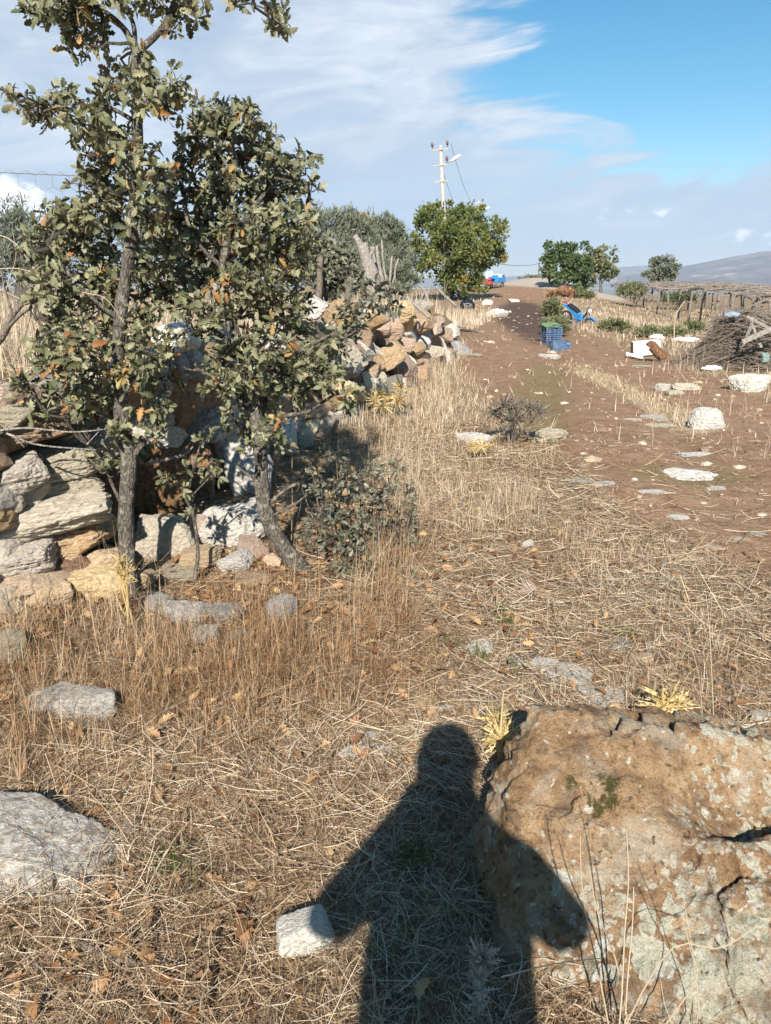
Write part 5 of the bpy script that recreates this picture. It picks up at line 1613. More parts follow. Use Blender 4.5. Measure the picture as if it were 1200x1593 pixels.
ground_stick('dark knobbly stick pointing up the picture, left of the white block', [(325, 1575), (332, 1540), (338, 1490), (342, 1440)], .007, .005)
ground_stick('blackened twig lying beside a curled leaf in the lower left straw', [(246, 1500), (243, 1460), (248, 1420)], .005, .004)
ground_stick('shorter blackened twig next to the curled leaf', [(228, 1475), (236, 1450), (240, 1430)], .004, .003)
ground_stick('thick brown stick lying in straw right of the pale thistle', [(1060, 1050), (1110, 1062), (1160, 1076), (1260, 1090)], .012, .007, 'dead_wood')
ground_stick('dark stick lying on the near end of the outcrop', [(790, 1042), (815, 1036), (835, 1026)], .010, .008, 'dead_wood', .04)
ground_stick('long straw coloured stick poking from the large limestone', [(170, 1302), (220, 1306), (270, 1312)], .004, .002, 'grey_wood')
ground_stick('half buried brown bark piece in the lower left straw', [(120, 1476), (165, 1490), (212, 1504)], .014, .009, 'dead_wood')
ground_stick('grey twig near the scrub on bare ground', [(500, 1040), (545, 1040), (560, 1030)], .006, .004, 'dead_wood')
ground_stick('pale crooked stick lying across the lane edge near the rubbish', [(715, 513), (740, 517), (752, 520)], .02, .012, 'grey_wood', .03)

dead_branch('thick grey dead branch jutting over the wall at the left edge', 'dead_wood', [([(-40, 560, 3.9), (0, 528, 3.9), (20, 490, 3.9), (45, 458, 3.95), (62, 430, 4.0)], .020, .012), ([(8, 515, 3.9), (30, 492, 3.85), (50, 478, 3.8)], .010, .006), ([(20, 490, 3.9), (8, 450, 3.9), (2, 420, 3.9)], .006, .003)])
dead_branch('forked grey branch lying on top of the wall', 'grey_wood', [([(0, 600, 3.7), (50, 596, 3.7), (70, 580, 3.7), (66, 540, 3.7), (66, 510, 3.7)], .011, .006), ([(50, 596, 3.7), (85, 575, 3.7), (108, 566, 3.7)], .010, .006)])
dead_branch('bare pale twigs reaching across the slabs of the wall', 'grey_wood', [([(-20, 672, 3.3), (40, 666, 3.35), (110, 672, 3.4), (165, 668, 3.45)], .005, .003), ([(10, 674, 3.3), (60, 692, 3.35), (150, 700, 3.45)], .005, .003), ([(135, 692, 3.4), (155, 670, 3.45)], .003, .002), ([(20, 676, 3.3), (38, 696, 3.3)], .003, .002)], 'bare_twigs', 'twigs')
dead_branch('cut grey branch stub crossing before the red brown wall rock', 'grey_wood', [([(228, 722, 3.7), (255, 715, 3.75), (285, 708, 3.8), (300, 695, 3.85)], .010, .006)])
dead_branch('weathered crooked branch propped on the wall\'s far end', 'grey_wood', [([(632, 462, 11.5), (650, 478, 11.5), (668, 494, 11.3)], .035, .02), ([(650, 478, 11.5), (660, 455, 11.5)], .02, .01)])
dead_branch('grey branch leaning up out of the far rubble', 'grey_wood', [([(668, 475, 13.5), (662, 455, 13.5), (652, 442, 13.5)], .035, .02), ([(664, 460, 13.5), (672, 440, 13.5)], .02, .012)])
dead_branch('straight pale pole leaning beside the black rubbish bag', 'grey_wood', [([(711, 477, 22), (690, 458, 22), (678, 446, 22)], .04, .03)])
dead_branch('thin brown stalk standing at the wall\'s far end', 'dead_wood', [([(694, 505, 18), (692, 460, 18), (692, 430, 18)], .02, .01), ([(692, 455, 18), (697, 440, 18)], .012, .006)])

# ------------------------------------------------------------ trees and bushes farther off
def far_tree(name, base, label, cat, crown, leaf, n, mat, seed, trunk_r=.12, T=OVAL_T, trunk_top=None, group=None, up=0.2, lumps=26, gappy=.0, bark='bark'):
    """crown: list of (dx, dy, dz, rx, ry, rz) ellipsoids above the base, filled with leaf clumps"""
    root = empty(name, base, label, cat, group)
    rs = np.random.default_rng(seed)
    b = np.array(base)
    C = np.array([c[:3] for c in crown], float); RR = np.array([c[3:] for c in crown], float)
    w = RR.prod(1) ** (2 / 3); w /= w.sum()
    # trunk and limbs
    top = np.array(trunk_top if trunk_top is not None else C.mean(0))
    tm = MB()
    S = spline([b, b + top * np.array([.3, .3, .4]) + rs.normal(0, .04, 3), b + top], 10)
    tm.tube(S, np.linspace(trunk_r, trunk_r * .4, 10), 8)
    tm.build('trunk', M[bark], root, smooth=True)
    lm = MB()
    for c in C:
        st = S[rs.integers(3, 7)]
        lm.tube(np.array([tuple(q) for q in wiggle(st, b + c, 5, .1)]), np.linspace(trunk_r * .45, trunk_r * .12, 5), 5)
    lm.build('limbs', M[bark], root)
    # sub-clumps of leaves on the shell and inside of each ellipsoid
    ci = rs.choice(len(C), size=lumps * len(C), p=w)
    d = rand_dir(len(ci), rs)
    cc = C[ci] + d * RR[ci] * (rs.uniform(.35, 1.22, (len(ci), 1)))
    cr = RR[ci].min(1) * rs.uniform(.16, .42, len(ci))
    li = rs.integers(0, len(cc), n)
    d2 = rand_dir(n, rs)
    P = b + cc[li] + d2 * (cr[li] * rs.random(n) ** .4)[:, None]
    P[:, 2] = np.maximum(P[:, 2], b[2] + .05)
    tint = np.clip(rs.normal(.45, .09, n) + rs.normal(0, .17, len(cc))[li], 0, 1)
    ax = unit(d2 * .7 + rand_dir(n, rs) * .8 + np.array([0, 0, up]))
    mb = MB()
    add_leaves(mb, T, P, ax, unit(rand_dir(n, rs) + np.array(SUNDIR) * .6), leaf * rs.uniform(.6, 1.3, n), tint)
    o = mb.build('crown', M[mat], root)
    tag(o, kind='stuff')
    return root


def G(u, v, z=None):
    """ground point under photo pixel (u, v)"""
    p = flat_at(u, v)
    return Vector((p.x, p.y, hz(p.x, p.y)))


def crown_from_pixels(base, blobs):
    """ellipsoids (u, v, ru, rv) at the base's distance"""
    Y = base.y
    out = []
    for q in blobs:
        u, v, ru, rv = q[:4]
        p = at(u, v, Y + (q[4] if len(q) > 4 else 0))
        s = depth_of(p) / F
        out.append((p.x - base.x, p.y - base.y, p.z - base.z, ru * s, (ru + rv) / 2 * s, rv * s))
    return out


def PT(u, Y):
    x = (u - 600) / F * (Y * CP + CAMZ * SP)
    return Vector((x, Y, hz(x, Y)))


b = PT(706, 45)
far_tree('broadleaf_tree', b, 'round green tree turning rusty in places, standing before the concrete pole', 'tree',
         crown_from_pixels(b, [(705, 385, 66, 50), (690, 365, 34, 22, -1.6), (720, 385, 40, 34, -1.6), (660, 372, 32, 40), (655, 345, 16, 18, .5), (745, 370, 38, 42), (770, 375, 20, 30), (705, 335, 40, 22), (700, 425, 55, 24, -.6), (740, 425, 30, 22), (650, 405, 22, 24), (670, 330, 18, 14), (735, 333, 24, 14), (775, 350, 12, 16), (690, 318, 18, 8), (715, 446, 40, 12, -.8), (765, 400, 18, 18)]),
         .16, 22000, 'green_leaf', 5, .22, OVAL_T, lumps=17)
b = PT(880, 52)
far_tree('broadleaf_tree', b, 'dark green leafy tree left of its greyer neighbour, beyond the trellis', 'tree', crown_from_pixels(b, [(880, 412, 32, 24), (865, 395, 20, 16), (895, 428, 26, 18), (900, 400, 18, 16), (852, 405, 11, 10), (905, 425, 20, 18), (885, 384, 12, 8)]), .22, 4600, 'lime_leaf', 6, .15, lumps=11)
b = PT(934, 58)
far_tree('poplar_tree', b, 'greyish green tree right behind the dark green one', 'tree', crown_from_pixels(b, [(935, 408, 22, 22), (922, 400, 14, 16), (948, 420, 12, 16), (930, 430, 22, 12), (935, 388, 9, 8)]), .2, 3000, 'broom_leaf', 7, .12, lumps=10)
b = PT(1032, 62)
far_tree('olive_tree', b, 'rounded silvery olive tree rising behind the trellis', 'tree', crown_from_pixels(b, [(1032, 420, 24, 16), (1020, 426, 14, 12), (1046, 428, 14, 12), (1030, 410, 14, 8), (1008, 432, 8, 8)]), .2, 3000, 'olive_leaf', 8, .12, lumps=10)
b = PT(828, 84)
far_tree('shrub', b, 'low green shrub at the crest of the pale hump', 'shrub', crown_from_pixels(b, [(822, 436, 14, 8), (838, 438, 14, 8), (812, 439, 8, 6)]), .22, 900, 'broom_leaf', 9, .06)
b = PT(852, 82)
far_tree('shrub', b, 'rusty shrub left of the dark green tree on the crest', 'shrub', crown_from_pixels(b, [(852, 436, 10, 7)]), .22, 500, 'rust_leaf', 10, .06)

# olives in the field behind the wall
b = PT(520, 15.5)
far_tree('olive_tree', b, 'nearest silvery olive tree behind the wall, right of the leaning oak', 'tree', crown_from_pixels(b, [(520, 385, 42, 44), (500, 350, 26, 24), (545, 350, 28, 26), (560, 400, 40, 40), (520, 420, 46, 28), (555, 345, 22, 20), (500, 420, 30, 30), (480, 360, 24, 30), (470, 400, 26, 40)]), .10, 13000, 'olive_leaf', 12, .11, SLIM_T, up=.9, lumps=40)
b = PT(600, 19)
far_tree('olive_tree', b, 'silvery olive tree behind the dead stump, left of the round green tree', 'tree', crown_from_pixels(b, [(598, 385, 34, 32), (575, 365, 26, 24), (612, 365, 18, 18), (590, 415, 40, 22), (600, 350, 18, 12), (618, 405, 18, 24), (632, 415, 16, 22), (625, 385, 14, 14)]), .11, 11000, 'olive_leaf', 13, .11, SLIM_T, up=.9, lumps=40)
b = PT(40, 12)
far_tree('olive_tree', b, 'greyish olive tree behind the wire fence at the left edge', 'tree', crown_from_pixels(b, [(30, 365, 55, 44), (-40, 350, 60, 50), (90, 375, 50, 36), (60, 410, 60, 34), (130, 360, 30, 30), (20, 335, 26, 20), (-20, 410, 60, 36)]), .085, 13000, 'olive_leaf', 14, .1, SLIM_T, up=.8, lumps=40)
b = PT(255, 14)
far_tree('olive_tree', b, 'olive tree glimpsed between the two oaks', 'tree', crown_from_pixels(b, [(240, 370, 50, 36), (290, 385, 40, 36), (340, 380, 50, 40), (400, 390, 50, 40), (200, 390, 40, 30), (440, 380, 30, 36)]), .09, 9000, 'olive_leaf', 16, .1, SLIM_T, up=.8, lumps=36)

b = PT(510, 9.2)
far_tree('oak_bush', b, 'grey green young oak behind the wall, between the leaning oak and the stump', 'bush', crown_from_pixels(b, [(505, 395, 26, 26), (530, 415, 26, 22), (490, 420, 24, 26), (520, 440, 34, 18), (545, 430, 14, 14), (480, 380, 14, 16)]), .058, 3200, 'scrub_leaf', 18, .03, OAK_T, lumps=22)
b = PT(600, 17)
far_tree('olive_tree', b, 'low olive growth filling the space behind the stakes', 'tree', crown_from_pixels(b, [(590, 430, 36, 18), (620, 425, 20, 18), (560, 435, 30, 16), (640, 430, 14, 14)]), .10, 5200, 'olive_leaf', 19, .06, SLIM_T, up=.9, lumps=30)

# shrubs on the near verge right of the lane
for k, (u, v, ru, rv, mat, n, label, nm) in enumerate([
    (866, 508, 17, 13, 'broom_leaf', 1700, 'green broom bush right behind the stacked blue crates', 'broom_bush'),
    (858, 480, 12, 13, 'broom_leaf', 1400, 'narrow green broom bush on the bank above the crates', 'broom_bush'),
    (874, 460, 18, 7, 'rust_leaf', 1700, 'russet dry shrub on the bank below the dark green tree', 'shrub'),
    (905, 462, 16, 8, 'broom_leaf', 900, 'small dull green bush at the left end of the trellis', 'shrub'),
    (958, 507, 24, 9, 'broom_leaf', 900, 'grey green bush right of the blue moped', 'shrub'),
    (1010, 518, 22, 7, 'broom_leaf', 650, 'flat green weeds in front of the trellis left part', 'shrub'),
    (1050, 516, 24, 7, 'broom_leaf', 600, 'flat green weeds in front of the trellis middle', 'shrub'),
    (1082, 508, 16, 6, 'broom_leaf', 400, 'green weeds beside the brushwood heap', 'shrub'),
    (985, 452, 22, 9, 'broom_leaf', 800, 'dull bush in the shade under the trellis', 'shrub'),
    (1060, 462, 26, 8, 'lime_leaf', 500, 'low green bush behind the trellis posts', 'shrub'),
    (560, 462, 30, 10, 'scrub_leaf', 900, 'grey green scrub at the foot of the dead stump', 'shrub'),
    (615, 440, 24, 16, 'olive_leaf', 1500, 'olive coloured scrub just left of the round green tree', 'shrub'),
]):
    Y = min(flat_at(u, v + rv + 1)[1], 46)
    base = PT(u, Y)
    lf = .0065 * Y if Y > 20 else .12
    far_tree(nm, base, label, 'shrub' if nm == 'shrub' else 'bush', crown_from_pixels(base, [(u, v, ru, rv), (u - ru * .5, v + rv * .4, ru * .6, rv * .6), (u + ru * .5, v + rv * .4, ru * .6, rv * .6)]), lf, n, mat, 60 + k, .03, SLIM_T if mat != 'rust_leaf' else OVAL_T, up=.9, lumps=22)

# ------------------------------------------------------------ concrete power poles
M['concrete'] = simple_mat('concrete', (.36, .335, .31), .9, var=.12, scale=3, bump=.3)
M['galvanised'] = simple_mat('galvanised', (.45, .46, .47), .45, .6, var=.1)
M['porcelain'] = simple_mat('porcelain', (.10, .06, .05), .25, var=.1)
M['lamp_white'] = simple_mat('lamp_white', (.78, .78, .76), .4, var=.05)
M['wire'] = simple_mat('wire', (.06, .06, .065), .6, var=.05)


def power_pole(base, hgt, lean, label):
    root = empty('power_pole', base, label, 'utility pole', 'concrete poles')
    b = np.array(base)
    top = b + np.array([lean, 0, hgt])
    ax = unit(top - b)
    side = unit(np.array([1, -.35, 0])); side = unit(side - ax * (side @ ax))
    MB().tube([b - ax * .3, b + ax * hgt * .5, top], [.155, .13, .095], 10).build('shaft', M['concrete'], root, smooth=True)
    rot = Matrix((tuple(side), tuple(np.cross(ax, side)), tuple(ax))).transposed()
    for z, w in ((hgt - .2, .95), (hgt - .95, .9), (hgt - 1.75, .85)):
        c = MB().box(b + ax * z - np.cross(ax, side) * .11, (w * .95, .06, .065), rot).build('crossarm', M['concrete'], root)
        for sx in ((-1, 1) if z > hgt - .5 else ((.9,) if z > hgt - 1.2 else ())):
            p = b + ax * (z + .06) + side * (w * .43 * sx) - np.cross(ax, side) * .15
            i = MB()
            i.tube([p, p + ax * .12], .02, 6)
            i.tube([p + ax * .10, p + ax * .15, p + ax * .17, p + ax * .22, p + ax * .30, p + ax * .34], [.03, .085, .05, .08, .07, .02], 8)
            i.build('insulator', M['porcelain'], c)
    st = b + ax * (hgt - .95)
    arm_end = st + side * .55 + np.array([0, 0, .16])
    MB().tube([st, st + side * .5 + np.array([0, 0, .12]), arm_end], .03, 6).build('lamp_arm', M['galvanised'], root)
    hd = arm_end + side * .45 + np.array([0, 0, .22])
    m = MB()
    dirn = unit(hd - arm_end)
    m.tube([arm_end - dirn * .1, arm_end + dirn * .05, arm_end + dirn * .2, arm_end + dirn * .45, arm_end + dirn * .55], [.04, .07, .10, .085, .03], 8)
    m.build('lamp_head', M['lamp_white'], root, smooth=True)
    return root


pb = PT(697, 44.5)
power_pole(pb, at(684, 226, 44.5).z - pb.z, -.58, 'concrete power pole with street lamp towering over the round green tree')
pb2 = PT(742, 78)
power_pole(pb2, at(738, 313, 78).z - pb2.z, -.1, 'farther concrete pole whose lamp just shows over the tree')


def cable(name, a, b_, sag, label, r=.012):
    a, b_ = Vector(a), Vector(b_)
    P = [a.lerp(b_, t) + Vector((0, 0, -4 * sag * t * (1 - t))) for t in np.linspace(0, 1, 14)]
    o = MB().tube([p - a for p in P], r, 4).build(name, M['wire'])
    o.location = a
    tag(o, label, 'cable', 'overhead wires')


t1 = Vector(pb) + Vector((-.35, -.1, 8.0)); t2 = Vector(pb2) + Vector((0, 0, 7.2))
cable('power_line', t1 + Vector((.3, 0, 0)), t2 + Vector((.4, 0, 0)), 1.2, 'right of two wires sloping between the two concrete poles')
cable('power_line', t1 + Vector((-.1, 0, -1.3)), t2 + Vector((-.4, 0, 0)), 1.5, 'left of two wires sloping between the two concrete poles')
wp = PT(837, 92)
pp = empty('wooden_post', wp, 'thin dark wire post on the crest beside the low shrub', 'post')
MB().tube([wp, wp + Vector((0, 0, 3.2))], [.10, .08], 6).build('shaft', M['dead_wood'], pp)
MB().box(wp + Vector((0, 0, 3.1)), (.5, .08, .08)).build('crossbar', M['dead_wood'], pp)
cable('telephone_wire', at(775, 410, 60), wp + Vector((0, 0, 3.15)), .2, 'single wire running to the thin post on the crest', .02)

# weathered wooden pole showing among the olives
b = PT(527, 24)
rt = empty('wooden_pole', b, 'pinkish weathered pole with forked top among the olives', 'pole')
tp = at(527, 322, 24)
MB().tube([b, tp], [.09, .07], 8).build('shaft', M['grey_wood'], rt)
MB().tube([tp + Vector((-.10, 0, .02)), tp + Vector((0, 0, -.14)), tp + Vector((.10, 0, .02))], .03, 6).build('fork', M['grey_wood'], rt)


# ------------------------------------------------------------ house behind the olives
def house():
    M['plaster'] = simple_mat('plaster', (.62, .58, .52), .9, var=.08)
    M['roof_tile'] = simple_mat('roof_tile', (.42, .20, .11), .85, var=.3, scale=5)
    M['dark_glass'] = simple_mat('dark_glass', (.03, .035, .04), .15, var=.05)
    b = PT(588, 56)
    root = empty('house', b, 'small tiled roof house mostly hidden by the olives', 'house')
    x, y, z = b
    wl = z + 2.55
    MB().box((x, y, z + 1.1), (3.0, 4.4, 2.9)).build('wall', M['plaster'], root)
    r = MB()
    ridge = at(572, 331, 52).z
    P = np.array([[x - 2.1, y - 2.6, ridge - .35], [x - 2.1, y + 2.6, ridge - .35], [x - .95, y + 2.6, ridge], [x - .95, y - 2.6, ridge], [x + 2.1, y - 2.6, wl + .0], [x + 2.1, y + 2.6, wl + .0]])
    Q = P + np.array([0, 0, .16])
    V = np.concatenate([P, Q])
    r.add(V, np.array([[0, 1, 2, 3], [3, 2, 5, 4], [9, 8, 7, 6], [10, 11, 8, 9], [0, 3, 9, 6], [3, 4, 10, 9], [1, 7, 8, 2], [2, 8, 11, 5], [0, 6, 7, 1], [4, 5, 11, 10]]))
    rf = r.build('roof', M['roof_tile'], root)
    for k in range(12):
        t = k / 11
        MB().tube([Vector((x - .95, y - 2.6 + 5.2 * t, ridge + .17)), Vector((x + 2.1, y - 2.6 + 5.2 * t, wl + .17))], .07, 6).build('tile_row', M['roof_tile'], rf)
    MB().box((x + .9, y - 2.215, z + 1.6), (.8, .04, .9)).build('window', M['dark_glass'], root)


house()


# ------------------------------------------------------------ wire fence and old stakes along the top of the wall
def wire_fence():
    Y0, Y1 = 4.9, 7.6
    def fx(y): return wall_x(y) - .55
    ys = [3.2, 4.95, 6.4, 8.2]
    b = Vector((fx(3.2), 3.2, hz(fx(3.2), 3.2)))
    root = empty('wire_fence', b, 'hexagonal wire mesh fence on weathered posts along the terrace', 'fence')
    for (u0, v0, Y) in ((265, 345, 5.3), (318, 305, 6.0)):
        t = at(u0, v0, Y); t2 = Vector((t.x + .10, Y, hz(t.x, Y) - .1))
        MB().tube([t2, t.lerp(t2, .5) + Vector((.015, 0, 0)), t], [.055, .05, .045], 7).build('post', M['grey_wood'], root, smooth=True)
    # mesh in the vertical plane through the left part of the terrace
    A, B = Vector((-3.4, 4.9, 0)), Vector((-.95, 5.5, 0))
    L = (B - A).length; dirn = (B - A) / L
    z0, z1 = 1.15, at(60, 262, 4.9).z
    s = .058
    m = MB()
    w3 = math.sqrt(3) * s
    def pt(a, z):
        p = A + dirn * a + Vector((0, .02 * math.sin(a * 3.1), 0))
        return Vector((p.x, p.y, z + .012 * math.sin(a * 2.3 + 1)))
    rows = int((z1 - z0) / (1.5 * s)) + 1
    for r_ in range(rows):
        zc = z1 - s * .5 - r_ * 1.5 * s
        for c in range(int(L / w3)):
            a = c * w3 + (w3 / 2 if r_ % 2 else 0)
            for q0, q1 in (((a - w3 / 2, zc + s / 2), (a, zc + s)), ((a, zc + s), (a + w3 / 2, zc + s / 2)), ((a + w3 / 2, zc + s / 2), (a + w3 / 2, zc - s / 2))):
                m.tube([pt(*q0), pt(*q1)], .0011, 3, caps=False)
    tag(m.build('wire_mesh', M['wire'], root), kind='stuff')
    MB().tube([pt(a, z1 + .01) for a in np.linspace(0, L, 14)], .003, 4).build('top_wire', M['wire'], root)


wire_fence()

STK = Vector(at(582, 440, 9.6))
sr = empty('dead_tree_stump', Vector((STK.x, 9.6, hz(STK.x, 9.6))), 'thick grey dead tree stump with broken spike, behind the wall', 'stump')
for k, (pts, r0, r1) in enumerate([([(580, 462), (574, 430), (568, 400), (560, 380), (552, 366)], .085, .03), ([(590, 460), (582, 430), (572, 405), (566, 378)], .085, .045), ([(568, 402), (577, 396), (582, 384)], .028, .018)]):
    S = spline([at(u, v, 9.6) for u, v in pts], 16)
    MB().tube(S, np.linspace(r0, r1, 16) * (1 + .2 * fbm(S * 8, 3, k)), 9).build('trunk' if k == 0 else 'side_stem', M['grey_wood'], sr, smooth=True)
for k, (u0, v0, u1, v1, r, lab) in enumerate([(594, 462, 578, 384, .03, 'tallest leaning grey stake right beside the dead stump'), (600, 462, 586, 382, .026, 'second grey stake right of the dead stump'), (604, 462, 594, 374, .018, 'thin upright grey stake in the middle of the row'),
                                              (602, 462, 610, 398, .018, 'grey stake tilting right in the row'), (606, 462, 620, 402, .016, 'last thin grey stake tilting far right')]):
    p0, p1 = at(u0, v0, 9.9 + .1 * k), at(u1, v1, 9.9 + .1 * k)
    o = MB().tube([(q - p0) for q in wiggle(p0, p1, 5, .03)], np.linspace(r * 1.2, r * .7, 5), 6).build('wooden_stake', M['grey_wood'], smooth=True)
    o.location = p0
    tag(o, lab, 'stake', 'grey stakes by the stump')
for k, (u, v0, v1, lab) in enumerate([(495, 476, 400, 'grey fence stake standing left of the nearest olive tree'), (541, 474, 432, 'short dark fence stake behind the tan wall rocks')]):
    p0, p1 = at(u, v0, 8.8), at(u + 4, v1, 8.8)
    o = MB().tube([(q - p0) for q in wiggle(p0, p1, 5, .03)], [.04, .038, .036, .035, .03], 7).build('wooden_stake', M['dead_wood'], smooth=True)
    o.location = p0
    tag(o, lab, 'stake')

# ------------------------------------------------------------ low trellis of poles and sticks
def trellis():
    rs = random.Random(5)
    def fr(y, off=0.0): return 9.0 + .135 * y + off
    zb = .80
    b = Vector((fr(30), 30, hz(fr(30), 30)))
    root = empty('stick_trellis', b, 'long low trellis roofed with grey sticks on thin posts', 'trellis')
    # shared shapes
    sticks = []
    for k in range(7):
        P = wiggle((-.5, 0, 0), (.5, 0, 0), 6, .06, rs)
        me = MB().tube(P, np.linspace(.015, .009, 6) * rs.uniform(.8, 1.2), 5).mesh('stick')
        me.materials.append(M['stick_wood'])
        sticks.append(me)
    pm = []
    for k in range(4):
        me = MB().tube(wiggle((0, 0, 0), (0, 0, 1), 5, .035, rs), [.05, .047, .045, .042, .04], 6).mesh('post')
        me.materials.append(M['stick_wood'])
        pm.append(me)
    def part(nm, me, loc, rot, sc):
        o = bpy.data.objects.new(nm, me)
        COL.objects.link(o); o.parent = root
        o.location = Vector(loc) - b; o.rotation_euler = rot; o.scale = sc
    WID = 7.5
    for row, off in enumerate((0, 2.6, 5.2, 7.5)):
        y = 21.5
        while y < 60:
            x = fr(y, off) + rs.uniform(-.1, .1)
            z = hz(x, y) - .08
            part('post', rs.choice(pm), (x, y, z), (rs.uniform(-.06, .06), rs.uniform(-.06, .06), rs.uniform(0, 6)), (1.1, 1.1, zb + rs.uniform(0, .12) - z))
            y += rs.uniform(1.7, 2.6) * (1 + .25 * (row > 0))
        # beam of end-to-end poles
        y = 21.0
        while y < 60:
            L = rs.uniform(3.4, 4.6)
            q = math.atan2(1, .135)
            part('beam', rs.choice(sticks), (fr(y + L / 2, off), y + L / 2, zb + rs.uniform(-.02, .04)), (0, rs.uniform(-.01, .01), q + rs.uniform(-.015, .015)), (L * 1.06, 3.6, 3.6))
            y += L
    for k in range(230):
        y = rs.uniform(20.5, 60) if k > 70 else rs.uniform(20.5, 34)
        off = rs.uniform(.3, WID - .3)
        L = rs.uniform(1.6, 3.6)
        a = rs.gauss(.05, .35) if rs.random() < .65 else rs.uniform(0, 3.1)
        part('stick', rs.choice(sticks), (fr(y, off), y, zb + .07 + rs.random() * .13), (rs.uniform(0, 6), rs.gauss(0, .035), a), (L, rs.uniform(1.4, 2.6), rs.uniform(1.4, 2.6)))
    # sticks leaning under its far left end
    for k in range(26):
        y = 56 + rs.uniform(-1.5, 2.5)
        x = fr(y, .1) + rs.uniform(-.2, 1.8)
        part('leaning_stick', rs.choice(sticks), (x, y, .15), (0, -1.25 + rs.uniform(-.25, .25), rs.uniform(-.4, .4)), (1.5, 3.4, 3.4))


trellis()


def brushwood():
    rs = np.random.default_rng(8); pr = random.Random(8)
    c = flat_at(1170, 578)
    c = Vector((c.x + .48, c.y + .9, 0)); c.z = hz(c.x, c.y)
    root = empty('brushwood_heap', c, 'big heap of grey brushwood with broken boards on top', 'brushwood')
    o = np.array(c)
    tm = MB()
    def hh(x, y): return 0.82 * np.exp(-((x / .95) ** 2 + (y / .8) ** 2) ** 1.3) + .34 * np.exp(-(((x + .7) / .45) ** 2 + ((y + .2) / .5) ** 2))
    for k in range(2300):
        x, y = rs.normal(0, .6), rs.normal(0, .45)
        top = hh(x, y)
        if top < .05:
            continue
        z = top * rs.uniform(.25, 1.0)
        L = rs.uniform(.4, 1.1)
        a = rs.normal(2.85, .42)
        e = 1e-2
        gx = (hh(x + e, y) - hh(x - e, y)) / (2 * e); gy = (hh(x, y + e) - hh(x, y - e)) / (2 * e)
        d = np.array([math.cos(a), math.sin(a), 0]); d[2] = gx * d[0] * .7 + gy * d[1] * .7 + rs.normal(0, .14)
        d /= np.linalg.norm(d)
        p0 = o + np.array([x, y, z]) - d * L / 2; p1 = p0 + d * L
        p0[2] = max(p0[2], o[2] + .01); p1[2] = max(p1[2], o[2] + .01)
        r = rs.uniform(.003, .0085)
        tm.tube(wiggle(p0, p1, 4, .10, pr), [r * 1.2, r, r * .8, r * .5], 4, rs.random(), caps=False)
    tag(tm.build('twigs', M['dead_wood'], root), kind='stuff')
    for k in range(46):
        x, y = rs.normal(0, .7), rs.normal(-.15, .45)
        z = hh(x, y) + rs.uniform(.0, .12)
        if z < .12:
            continue
        L = rs.uniform(.6, 1.3); a = rs.normal(2.8, .6); t = rs.normal(.0, .25)
        d = np.array([math.cos(a) * math.cos(t), math.sin(a) * math.cos(t), math.sin(t)])
        p0 = o + np.array([x, y, z]) - d * L / 2
        p0[2] = max(p0[2], o[2])
        r = rs.uniform(.009, .018)
        MB().tube(wiggle(p0, p0 + d * L, 5, .07, pr), np.linspace(r, r * .55, 5), 6).build('branch', M['stick_wood'], root, smooth=True)
    # boards and a broken frame
    for (u0, v0, u1, v1, Y, w) in ((1155, 532, 1225, 500, 12.9, .08), (1168, 498, 1185, 540, 13.2, .04), (1156, 540, 1172, 498, 13.25, .04), (1162, 492, 1215, 520, 13.3, .045)):
        p0, p1 = at(u0, v0, Y), at(u1, v1, Y - .1)
        d = (p1 - p0); L = d.length
        rot = d.to_track_quat('X', 'Z').to_matrix()
        MB().box((p0 + p1) / 2, (L, .03, w), rot).build('board', M['grey_wood'], root)


brushwood()


def cloth_heap(name, c, s, mat, label, cat, seed, sub=4, rough=.35):
    v, f = rock_verts(seed, sub, rough=rough, freq=2.4, p=5)
    v = v * np.array(s)
    v[:, 2] = np.maximum(v[:, 2], -.25 * s[2])
    o = MB().add(v, f).build(name, mat, smooth=True)
    o.location = Vector(c) + Vector((0, 0, .2 * s[2]))
    tag(o, label, cat)
    return o


def plastic(name, col, rough=.35, trans=0.0):
    m, g, out = new_mat(name)
    co = g.n('ShaderNodeTexCoord').outputs['Object']
    b = g.n('ShaderNodeBump', None, Strength=.6, Distance=.03, Height=g.noise(co, 14, 5, .6, .6))
    p = g.n('ShaderNodeBsdfPrincipled', None, Base_Color=col, Roughness=rough, Normal=b.outputs[0])
    g.t.links.new(p.outputs[0], out.inputs[0])
    return m


M['black_bag'] = plastic('black_bag', (.012, .014, .018), .3)
M['white_bag'] = plastic('white_bag', (.74, .74, .75), .45)
M['green_net'] = plastic('green_net', (.10, .16, .085), .85)
M['teal_net'] = plastic('teal_net', (.17, .23, .20), .8)
M['blue_net'] = plastic('blue_net', (.22, .27, .33), .8)
M['blue_plastic'] = simple_mat('blue_plastic', (.045, .10, .20), .6, var=.2, dirt=(.14, .15, .16))
M['moped_blue'] = simple_mat('moped_blue', (.035, .22, .50), .4, var=.12, bump=.02)
M['red_paint'] = simple_mat('red_paint', (.42, .05, .05), .4, var=.12)
M['rust_red'] = simple_mat('rust_red', (.20, .065, .045), .8, var=.2, dirt=(.10, .05, .03))
M['rubber'] = simple_mat('rubber', (.022, .021, .02), .85, var=.2, dirt=(.09, .075, .06))
M['steel'] = simple_mat('steel', (.42, .42, .43), .4, .8, var=.15, dirt=(.12, .08, .05))
M['dark_metal'] = simple_mat('dark_metal', (.035, .035, .037), .5, .4, var=.2)
M['seat_black'] = simple_mat('seat_black', (.02, .02, .022), .55, var=.1)
M['carton_white'] = simple_mat('carton_white', (.78, .76, .76), .7, var=.04, scale=3)
